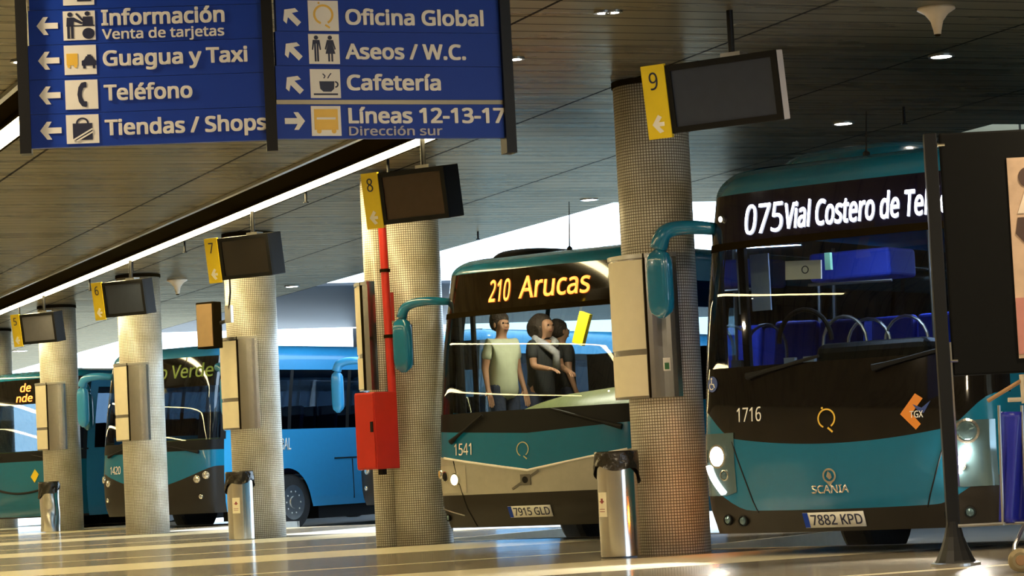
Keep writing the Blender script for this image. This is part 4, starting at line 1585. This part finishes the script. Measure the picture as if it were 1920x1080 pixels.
BL = bus_large()
BM = bus_mid()
b3 = bus_simple('blue sided bus with dark bumper, behind the column of screen six', at(180, 976, 43.8),
                dict(body=M_teal, side=M_dayblue, roofm=M_dayblue, glass=G_side, top=3.22, zr=3.02, sill=1.75, fleet='1420', arch=2.1, mirror=M_dayblue,
                     text=('Cabo Verde', -0.46, 1.20, 2.68, 0.22, M_green_led),
                     hatch=[((3.4, 1.22), (6.0, 1.22)), ((3.9, 1.2), (3.9, 0.5)), ((5.9, 1.2), (5.9, 0.42)), ((0.7, 1.5), (2.0, 1.5))]))
text('GLOBAL', 'side_lettering', lambda u, v, d: tuple(b3.P(SF - YB + u, v, 0.006 + d)), 1.60, 2.20, 1.40, 0.2, M_white, b3.t, bold=0.01)
b4 = bus_simple('bus mostly hidden behind the column with the red pipe', at(664, 962, 42.5),
                dict(body=M_dayblue, side=M_dayblue, roofm=M_dayblue, glass=G_side, top=3.2, zr=3.0, mirror=M_dayblue))
b5 = bus_simple('teal bus with amber display at the far left, between two columns', at(-50, 962, 48.5),
                dict(body=M_teal, side=M_dayblue, roofm=M_teal, glass=G_side, top=3.15, zr=2.99, vee=(0.42, 0.44),
                     text=('de', -0.18, 0.10, 2.76, 0.15, M_amber_led)))
b5.letters('nde', 'display_lettering', -0.24, 0.18, 2.57, 0.14, M_amber_led)
shapes('operator_badge', b5.fn(0.008), [('p', [(0.28, 1.16), (0.38, 1.30), (0.48, 1.2), (0.38, 1.05)])], M_yellow, b5.t)
pp = [b5.P(-1.0 + 2.0 * k / 20, 0.86 + 0.22 * abs(-1.0 + 2.0 * k / 20) ** 2, 0.004) for k in range(21)]
MB().tube(pp, 0.02, 8).build('grille_line', M_blackp, b5.t)

# ------------------------------------------------------------------ people aboard the middle bus
def skin_mesh(name, verts, edges, radii, m, parent, sub=2):
    me = bpy.data.meshes.new(name)
    me.from_pydata([tuple(v) for v in verts], edges, [])
    o = bpy.data.objects.new(name, me)
    COL.objects.link(o)
    o.parent = parent
    sk = o.modifiers.new('skin', 'SKIN')
    sk.use_smooth_shade = True
    for i, r in enumerate(radii):
        rr = r if isinstance(r, tuple) else (r, r)
        me.skin_vertices[0].data[i].radius = rr
    me.skin_vertices[0].data[0].use_root = True
    ss = o.modifiers.new('sub', 'SUBSURF')
    ss.levels = sub
    ss.render_levels = sub
    me.materials.append(m)
    return o


def person(label, loc, rotz, shirt, hairm, arms, lean=0.0, seated=False, long_hair=False, scarf=None, trousers=M_denim, H=1.7):
    """local frame: faces -y, z up; loc is the point under the feet (or under the seat)"""
    t = thing('person', label, 'person', loc, rotz)
    k = H / 1.7
    ln = lean
    def P(x, y, z): return Vector((x * k, (y - ln * max(z - 0.95, 0)) * k, z * k))
    V, E, R = [], [], []
    def add(p, r, prev=None):
        V.append(p); R.append(r if not isinstance(r, (int, float)) else r * k)
        if prev is not None: E.append((prev, len(V) - 1))
        return len(V) - 1
    pel = add(P(0, 0, 0.95), 0.135)
    wa = add(P(0, 0.0, 1.12), 0.12, pel)
    ch = add(P(0, 0.0, 1.30), 0.14, wa)
    nb = add(P(0, 0.01, 1.44), 0.07, ch)
    nk = add(P(0, 0.0, 1.50), 0.052, nb)
    h0 = add(P(0, -0.015, 1.565), 0.085, nk)
    h1 = add(P(0, -0.005, 1.64), 0.085, h0)
    h2 = add(P(0, 0.0, 1.69), 0.055, h1)
    add(P(0, -0.115, 1.595), 0.016, h0)      # nose
    for sg in (-1, 1):
        hip = add(P(sg * 0.09, 0, 0.88), 0.095, pel)
        if seated:
            kn = add(P(sg * 0.12, -0.42, 0.92), 0.065, hip)
            an = add(P(sg * 0.12, -0.45, 0.50), 0.045, kn)
            add(P(sg * 0.12, -0.60, 0.47), 0.035, an)
        else:
            kn = add(P(sg * 0.10, -0.02, 0.48), 0.06, hip)
            an = add(P(sg * 0.10, 0.02, 0.09), 0.042, kn)
            add(P(sg * 0.11, -0.13, 0.035), 0.036, an)
        sh = add(P(sg * 0.16, 0.0, 1.40), 0.06, ch)
        el, wr, hd = arms[0 if sg < 0 else 1]
        e = add(P(*el), 0.042, sh)
        w_ = add(P(*wr), 0.028, e)
        dirv = (Vector(hd) - Vector(wr)).normalized()
        pm = add(P(*(Vector(wr) + dirv * 0.06)), 0.034, w_)
        side = dirv.cross(Vector((0, 0, 1)))
        if side.length < 0.1: side = Vector((1, 0, 0))
        side.normalize()
        for q, ln_ in enumerate((0.075, 0.085, 0.08, 0.06)):
            b0 = Vector(wr) + dirv * 0.10 + side * (0.03 - 0.02 * q)
            f0 = add(P(*b0), 0.009, pm)
            f1 = add(P(*(b0 + dirv * ln_ * 0.55 + Vector((0, 0, -0.01)))), 0.008, f0)
            add(P(*(b0 + dirv * ln_ + Vector((0, 0, -0.03)))), 0.007, f1)
        b0 = Vector(wr) + dirv * 0.04 + side * 0.04
        f0 = add(P(*b0), 0.010, pm)
        add(P(*(b0 + dirv * 0.04 + side * 0.02)), 0.008, f0)
    body = skin_mesh('body', V, E, R, M_skin, t)
    # shirt
    V, E, R = [], [], []
    z0 = add(P(0, 0, 0.76), 0.175)
    a = add(P(0, 0, 0.95), 0.172, z0)
    b = add(P(0, 0, 1.12), 0.16, a)
    c = add(P(0, 0, 1.30), 0.168, b)
    d = add(P(0, 0.01, 1.43), 0.085, c)
    for sg in (-1, 1):
        s1 = add(P(sg * 0.165, 0, 1.40), 0.075, c)
        el = Vector(arms[0 if sg < 0 else 1][0])
        q = Vector((sg * 0.16, 0, 1.40)).lerp(el, 0.72)
        add(P(*q), 0.062, s1)
    skin_mesh('shirt', V, E, R, shirt, t)
    # trousers
    V, E, R = [], [], []
    a = add(P(0, 0, 1.02), 0.14)
    a = add(P(0, 0, 0.93), 0.15, a)
    for sg in (-1, 1):
        b = add(P(sg * 0.09, 0, 0.86), 0.108, a)
        if seated:
            c = add(P(sg * 0.12, -0.42, 0.92), 0.08, b)
            add(P(sg * 0.12, -0.45, 0.55), 0.062, c)
        else:
            c = add(P(sg * 0.10, -0.02, 0.48), 0.076, b)
            add(P(sg * 0.10, 0.02, 0.10), 0.062, c)
    skin_mesh('trousers', V, E, R, trousers, t)
    # hair
    V, E, R = [], [], []
    if long_hair:
        a = add(P(0, 0.05, 1.745), 0.08)
        a = add(P(0, 0.065, 1.69), 0.135, a)
        b = add(P(0, 0.095, 1.60), 0.15, a)
        add(P(0, 0.11, 1.47), 0.12, b)
        for sg in (-1, 1):
            add(P(sg * 0.10, 0.06, 1.55), 0.08, b)
    else:
        a = add(P(0, -0.01, 1.745), 0.07)
        a = add(P(0, 0.01, 1.70), 0.115, a)
        b = add(P(0, 0.045, 1.65), 0.115, a)
        add(P(0, 0.06, 1.52), 0.095, b)
    skin_mesh('hair', V, E, R, hairm, t)
    mb = MB()
    for sg in (-1, 1):
        p = P(sg * 0.034, -0.092, 1.615)
        mb.ball(p, 0.011 * k, 8, 6)
    mb.build('eyes', M_gloss, t)
    mb = MB().ball(P(0, -0.098, 1.548), (0.026 * k, 0.01 * k, 0.007 * k), 8, 6)
    mb.build('mouth', mat('lips', (0.28, 0.09, 0.07), 0.5), t)
    mb = MB()
    for sg in (-1, 1):
        mb.ball(P(sg * 0.088, 0.0, 1.60), (0.012 * k, 0.02 * k, 0.03 * k), 8, 6)
    mb.build('ears', M_skin, t)
    if scarf:
        pts = [P(0.11 * math.cos(a_), -0.02 + 0.12 * math.sin(a_), 1.44 - 0.05 * math.sin(-a_)) for a_ in [PI * 1.5 * q / 12 - 0.9 for q in range(13)]]
        pts = pts + [P(0.05, -0.17, 1.30), P(0.07, -0.18, 1.12)]
        MB().tube(pts, 0.045, 8).build('scarf', scarf, t, smooth=True)
    return t


def buspt(b, x, y, z):
    o = b.t.location
    p = Vector((o.x, o.y, o.z)) + BU * x + BW * y
    return Vector((p.x, p.y, o.z + z))


down = ((-0.22, 0.03, 1.13), (-0.24, -0.04, 0.90), (-0.24, -0.10, 0.74))
downr = ((0.22, 0.03, 1.13), (0.24, -0.04, 0.90), (0.24, -0.10, 0.74))
person('person in a pale green T-shirt standing sideways at the bus door', buspt(BM, -0.92, 0.98, 0.9), YAW + math.radians(70), M_shirtg, M_hair, (down, downr), H=1.66)
person('person in black top and grey scarf leaning over the driver counter', buspt(BM, -0.72, 1.38, 0.9), YAW + math.radians(72), M_shirtb, M_hair,
       (((-0.20, -0.10, 1.16), (-0.16, -0.32, 1.12), (-0.14, -0.42, 1.10)), ((0.22, -0.06, 1.15), (0.18, -0.28, 1.08), (0.14, -0.38, 1.06))), lean=0.22, long_hair=True, scarf=M_scarf, H=1.62)
person('person in dark clothes standing just behind the leaning person', buspt(BM, -0.74, 1.85, 0.9), YAW + math.radians(150), M_shirtb, M_hair, (down, downr), H=1.58)


# ------------------------------------------------------------------ litter bins
def bin_(label, x, y, sticker, crumple, p=None):
    p = p or at_z(x, y, 0.0)
    t = thing('litter_bin', label, 'bin', p, math.atan2(-p.y, -p.x) + PI / 2, 'stainless litter bins with black bags')
    R = 0.168
    H = 0.86
    n = 48
    rows = []
    for j in range(15):
        z = 0.01 + (H - 0.01) * j / 14
        r = []
        for i in range(n):
            a = 2 * PI * i / n
            k = 1.0
            if crumple:
                k += 0.05 * math.sin(3 * a + z * 7) * math.sin(z * 5) - 0.06 * math.exp(-((z - 0.35) ** 2) / 0.02) * max(math.cos(a + 1.6), 0)
            r.append(Vector((R * k * math.cos(a), R * k * math.sin(a), z)))
        rows.append(r)
    mb = MB().grid(rows, closed=True)
    mb.add(rows[0], [tuple(range(n))])
    mb.build('drum', M_chrome, t, smooth=True)
    rnd = random.Random(x)
    rows = []
    ph = rnd.random() * 6
    for j in range(10):
        q = j / 9
        r = []
        for i in range(n):
            a = 2 * PI * i / n
            hang = 0.20 + 0.07 * math.sin(a * 1.0 + ph) + 0.03 * math.sin(3 * a + ph)
            z = H + 0.015 - hang * q
            rr = R + 0.008 + 0.016 * q * (0.6 + math.sin(9 * a + 6 * q + ph) * 0.5) + 0.005
            r.append(Vector((rr * math.cos(a), rr * math.sin(a), z)))
        rows.append(r)
    top = [Vector((0.9 * R * math.cos(2 * PI * i / n), 0.9 * R * math.sin(2 * PI * i / n), H - 0.02)) for i in range(n)]
    rows = [top] + rows
    mb = MB().grid(rows, closed=True)
    mb.build('bag', M_bag, t, smooth=True)
    MB().lathe([(R * 0.95, H - 0.12), (0.0, H - 0.12)], n=n).build('bag_inside', M_bag, t)
    if sticker:
        a0 = -PI / 2 - sticker

        def fs(u, v, d):
            a = a0 + u / R
            rr = R + 0.003 + d
            return (rr * math.cos(a), rr * math.sin(a), v)
        st = shapes('label', fs, [('r', -0.05 + 0.02 * k, 0.34, -0.03 + 0.02 * k, 0.54) for k in range(5)], M_paper, t, 0, 0.002)
        shapes('label_mark', lambda u, v, d: fs(u, v, 0.0025 + d), [('r', -0.025, 0.46, 0.025, 0.47), ('r', -0.008, 0.45, 0.012, 0.49), ('r', -0.03, 0.40, 0.03, 0.405), ('r', -0.03, 0.38, 0.03, 0.385)], mat('label_red', (0.25, 0.03, 0.03), 0.5), st)
    return t


bin_('steel litter bin with black bag and sticker beside the nearest column', 1163, 1042, 0.9, False, Vector((0.79, 21.24, 0)))
bin_('steel litter bin with sagging black bag before the column of screen seven', 459, 1010, 0.35, False, Vector((-3.62, 32.98, 0)))
bin_('crumpled steel litter bin with black bag beside the slim column at left', 95, 997.6, 0, True)

# ------------------------------------------------------------------ fire cabinet and pipe
p8 = colpos(1)
fc = at(707, 800, 27.02)
zt_ = at(707, 735, 26.9).z
zb_ = at(707, 880, 26.9).z
t = thing('fire_cabinet', 'red enamel fire hose cabinet on the column with the red pipe', 'cabinet', (fc.x, fc.y, zb_), math.radians(-43))
Hc = zt_ - zb_
MB().box((0.0, 0.0, Hc / 2), (0.30, 0.33, Hc)).build('body', M_red, t, bevel=0.008)
MB().box((-0.0, -0.172, Hc / 2), (0.28, 0.016, Hc - 0.03)).build('door', M_red, t, bevel=0.004)
MB().box((0.115, -0.187, Hc * 0.55), (0.03, 0.02, 0.11)).build('handle', M_blackp, t)
MB().box((0.05, 0.0, -0.03), (0.06, 0.06, 0.06)).build('valve', M_blackp, t)
pt = at(715, 400, 27.12); pb = at(736, 742, 27.12)
mb = MB()
p8 = colpos(1)
mb.tube([tuple(Vector((pt.x, pt.y, pt.z + 0.02)) + Vector((p8.x - pt.x, p8.y - pt.y, 0)).normalized() * 0.42), (pt.x + 0.08, pt.y + 0.08, pt.z + 0.02), (pt.x + 0.02, pt.y, pt.z), (pt.x, pt.y, pt.z - 0.06), (pb.x, pb.y, pb.z - 0.1)], 0.044, 20)
o = mb.build('water_pipe', M_red)
tag(o, 'red vertical water pipe running down to the fire cabinet', 'pipe')
o.location = (0, 0, 0)
for z in (2.2, 2.9):
    f_ = (z - pb.z) / (pt.z - pb.z)
    c = MB().lathe([(0.056, z), (0.056, z + 0.035)], (pb.x + (pt.x - pb.x) * f_, pb.y + (pt.y - pb.y) * f_, 0), 20).build('pipe_clamp', M_dark, o)
q = at(734, 575, 27.22)
o = MB().box((q.x, q.y, q.z), (0.05, 0.03, 0.30), Matrix.Rotation(math.radians(10), 3, 'Z')).build('fire_notice', M_red)
tag(o, 'narrow red notice plate on the column beside the red pipe', 'sign')

# ------------------------------------------------------------------ bracketed box by column seven
q = at(385, 610, 33.0)
t = thing('bracket_display', 'brown faced upright display box on a bracket at column seven', 'display', (q.x, q.y, q.z), math.radians(-33))
MB().box((0, 0.08, 0), (0.29, 0.17, 0.60)).build('casing', M_dark, t, bevel=0.01)
MB().box((0, -0.012, 0), (0.25, 0.014, 0.55)).build('face', M_tan, t)
mb = MB()
mb.tube([(0.12, 0.14, 0.02), (0.30, 0.08, 0.04), (0.36, 0.05, 0.08)], 0.025, 8)
mb.box((0.36, 0.05, 0.12), (0.1, 0.05, 0.22))
mb.build('bracket', M_steel, t)
cb = MB()
cb.tube([(0.36, 0.04, 0.12), (0.42, 0.02, 0.4), (0.42, 0.02, 1.1)], 0.012, 8)
cb.build('cable', M_blackp, t)

# ------------------------------------------------------------------ display board at the right
q = at_z(1792, 1060, 0.0)
YBD = q.y
t = thing('poster_stand', 'black poster stand on a tall post with flared foot, at the right', 'stand', q, 0.0)
top = at(1760, 250, YBD)
px_ = at(1776, 700, YBD)
mb = MB()
wp = 0.042
mb.box((0, 0, 0.1 + (top.z - 0.1) / 2), (2 * wp, 0.07, top.z - 0.1))
mb.build('post', M_blackm, t, bevel=0.006)
mb = MB()
mb.lathe([(0.14, 0.02), (0.13, 0.035), (0.10, 0.10), (0.066, 0.19), (0.05, 0.26), (0.044, 0.29)], n=14)
mb.build('foot', M_blackm, t)
MB().lathe([(0.165, 0.0), (0.165, 0.016), (0.15, 0.022)], n=40).build('base_plate', M_steel, t)
MB().box((wp + 0.006, -0.03, 1.0), (0.012, 0.012, 0.96)).build('highlight_edge', M_chrome, t)  # bright strip standing in for the highlight down the post edge
b0 = at(1776, 706, YBD).z
b1 = at(1776, 250, YBD).z
bw = 1.05
bx = 0.05
MB().box((bx + bw / 2 + 0.01, 0.0, (b0 + b1) / 2), (bw, 0.05, b1 - b0)).build('board', mat('board_black', (0.006, 0.006, 0.0055), 0.7, spec=0.08), t, bevel=0.015)
pz1 = at(1893, 297, YBD).z; pz0 = at(1915, 672, YBD).z
pxl = at(1897, 480, YBD).x - q.x
ps = MB().box((pxl + 0.26, -0.029, (pz0 + pz1) / 2), (0.52, 0.006, pz1 - pz0)).build('poster', mat('parchment', (0.52, 0.36, 0.24), 0.6, noise=0.5, nscale=5), t)
fp = lambda u, v, d: (pxl + u, -0.033 - d, pz0 + v * (pz1 - pz0))
shapes('poster_shape', fp, [('p', [(0.05, .72), (.3, .72), (.26, .86), (.12, .86)])], mat('poster_pale', (0.7, 0.58, 0.46), 0.6), ps)
shapes('poster_shape', fp, [('c', .13, .9, .06, .05), ('p', [(0.03, .62), (.05, .7), (.12, .7), (.1, .56)])], mat('poster_brown', (0.06, 0.03, 0.02), 0.6), ps)
shapes('poster_shape', fp, [('r', .0, .02, .4, .3)], mat('poster_rose', (0.5, 0.2, 0.16), 0.6), ps)
for z in (b1 - 0.08, b0 + 0.1):
    MB().tube([(wp, -0.028, z), (wp + 0.05, -0.028, z)], 0.012, 8).build('clamp', M_chrome, t)

# ------------------------------------------------------------------ cart with blue cloth, cut by the right picture edge
q = at_z(1905, 1074, 0.0)
t = thing('push_cart', 'push cart with blue cloth hanging from tan bars at the right picture edge', 'cart', (q.x, q.y, 0), 0.0)
def L3(x, y, Y=None):
    p = at(x, y, q.y + 0.25)
    return Vector((p.x - q.x, p.y - q.y, p.z))
a = L3(1873, 772); b = L3(1990, 772); c = L3(1990, 985); d = L3(1872, 978)
rows = []
for j in range(21):
    v = j / 20
    r = []
    for i in range(41):
        u = i / 40
        p = a.lerp(b, u).lerp(d.lerp(c, u), v)
        p = p + Vector((0.012 * math.sin(9 * u + 2 * v), 0.035 * math.sin(17 * u + 1.5 * v) * (0.3 + v), 0))
        r.append(p)
    rows.append(r)
o = MB().grid(rows).build('cloth', M_bluecloth, t, smooth=True)
md = o.modifiers.new('solid', 'SOLIDIFY'); md.thickness = 0.006
mb = MB(); mb.tube([L3(1852, 752), L3(1990, 668)], 0.013, 8); mb.build('handle', M_wood, t)
mb = MB(); mb.tube([L3(1890, 750), L3(1990, 746)], 0.014, 8); mb.tube([L3(1916, 702), L3(1921, 756)], 0.018, 8); mb.build('push_bar', mat('ivory_bar', (0.55, 0.48, 0.36), 0.5), t)
mb = MB(); mb.tube([L3(1797, 986), L3(1893, 981), L3(1990, 978)], 0.010, 8); mb.build('lower_rail', M_steel, t)
mb = MB()
for x in (1873, 1916):
    mb.tube([L3(x, 760), L3(x + 8, 985)], 0.010, 8)
mb.tube([L3(1920, 985), Vector((0.02, 0.1, 0.16)), Vector((0.0, 0.02, 0.10))], 0.014, 8)
mb.build('frame', M_steel, t)
mb = MB()
mb.lathe([(0.02, -0.022), (0.05, -0.022), (0.072, -0.012), (0.075, 0.0), (0.072, 0.012), (0.05, 0.022), (0.02, 0.022)], (0.03, 0.0, 0.075), 28, 'y')
w1 = mb.build('castor', M_brass, t)
MB().lathe([(0.0, -0.027), (0.03, -0.026), (0.034, -0.02)], (0.03, 0.0, 0.075), 20, 'y').build('hub', M_wood, w1)


# ------------------------------------------------------------------ ceiling fittings
def downlight(label, x, y, r=0.075, watts=0.0, p=None):
    p = p or at_z(x, y, ZC - 0.005)
    t = thing('downlight', label, 'light', (p.x, p.y, ZC), 0.0, 'small round ceiling downlights')
    MB().lathe([(r, -0.012), (0.0, -0.013)], n=24).build('lens', M_down, t)
    MB().lathe([(r, 0.0), (r, -0.014), (r + 0.025, -0.014), (r + 0.025, 0.0)], n=28).build('ring', M_steel, t)
    if watts:
        l = bpy.data.lights.new('downlight_lamp', 'AREA')
        l.shape = 'DISK'
        l.size = 2 * r
        l.energy = watts
        l.color = (1.0, 0.80, 0.52)
        lo = bpy.data.objects.new('downlight_lamp', l)
        COL.objects.link(lo)
        lo.parent = t
        lo.location = (0, 0, -0.03)


for args in (('round ceiling downlight above the poster stand, below the trumpet lamp', 1765, 105, 0.085),
             ('round ceiling downlight above the aerial of the wide bus', 1581, 231, 0.085),
             ('round ceiling downlight just right of the blue sign', 966, 110, 0.05),
             ('small ceiling downlight top middle, left one of a close pair', 1130, 23, 0.04),
             ('small ceiling downlight top middle, right one of a close pair', 1150, 22, 0.04),
             ('tiny ceiling downlight left of the poster stand top', 1744, 262, 0.05),
             ('tiny ceiling downlight above the roof of the wide bus', 1692, 284, 0.055),
             ('ceiling downlight right of the screen with plate 8', 1105, 374, 0.09),
             ('ceiling downlight right of the black screen with plate 7', 547, 537, 0.10),
             ('ceiling downlight beneath the screen with plate 5', 37, 658, 0.16),
             ('ceiling downlight left of the blue sign post', 38, 115, 0.05)):
    downlight(*args)


for a_, n_ in ((-6, -3.2), (-6, -7.5), (-12, -3.2), (-12, -7.5), (-18, -3.2), (-18, -7.5), (-6, 1.2), (-12, 1.2), (0, -7.5)):  # unseen fill lights added to light the near objects
    downlight('added concourse fill downlight nearer the viewer, outside the picture', 0, 0, 0.09, CONC_FILL_W, rowpt(a_, n_, ZC))


def trumpet(label, x, y, s):
    p = at_z(x, y, ZC)
    t = thing('trumpet_lamp', label, 'lamp', (p.x, p.y, ZC), 0.0, 'trumpet shaped ceiling fittings')
    k = s
    MB().lathe([(0.16 * k, 0.0), (0.165 * k, -0.02 * k), (0.10 * k, -0.06 * k), (0.055 * k, -0.12 * k), (0.035 * k, -0.2 * k), (0.03 * k, -0.235 * k)], n=32).build('shade', M_ivory, t, smooth=True)
    MB().lathe([(0.03 * k, -0.235 * k), (0.02 * k, -0.25 * k), (0.0, -0.252 * k)], n=20).build('tip', M_dark, t)


trumpet('tan trumpet shaped fitting hanging at the upper right', 1755, 14, 0.85)
trumpet('small white trumpet shaped fitting between screens six and seven', 332, 524, 1.0)


def sprinkler(label, x, y, L_=0.16):
    p = at_z(x, y, ZC)
    t = thing('sprinkler', label, 'sprinkler', (p.x, p.y, ZC), 0.0, 'small black ceiling sprinklers')
    MB().tube([(0, 0, 0), (0, 0, -L_)], 0.014, 8).build('pipe', M_blackm, t)
    MB().lathe([(0.03, -L_), (0.03, -L_ - 0.012), (0.0, -L_ - 0.014)], n=14).build('head', M_blackm, t)


for args in (('black ceiling sprinkler between the strip light and screen seven', 573, 352),
             ('black ceiling sprinkler above the left corner of the wide bus', 1694, 200),
             ('black ceiling sprinkler right of the screen with plate 8', 896, 434, 0.1),
             ('black ceiling sprinkler above the plate of screen eight', 727, 296),
             ('black ceiling sprinkler left of screen seven', 346, 450),
             ('black ceiling sprinkler above the plate of screen six', 168, 520, 0.2),
             ('black ceiling sprinkler right of the pole of screen six', 248, 490, 0.14),
             ('black ceiling sprinkler above the plate of screen five', 36, 570, 0.2)):
    sprinkler(*args)
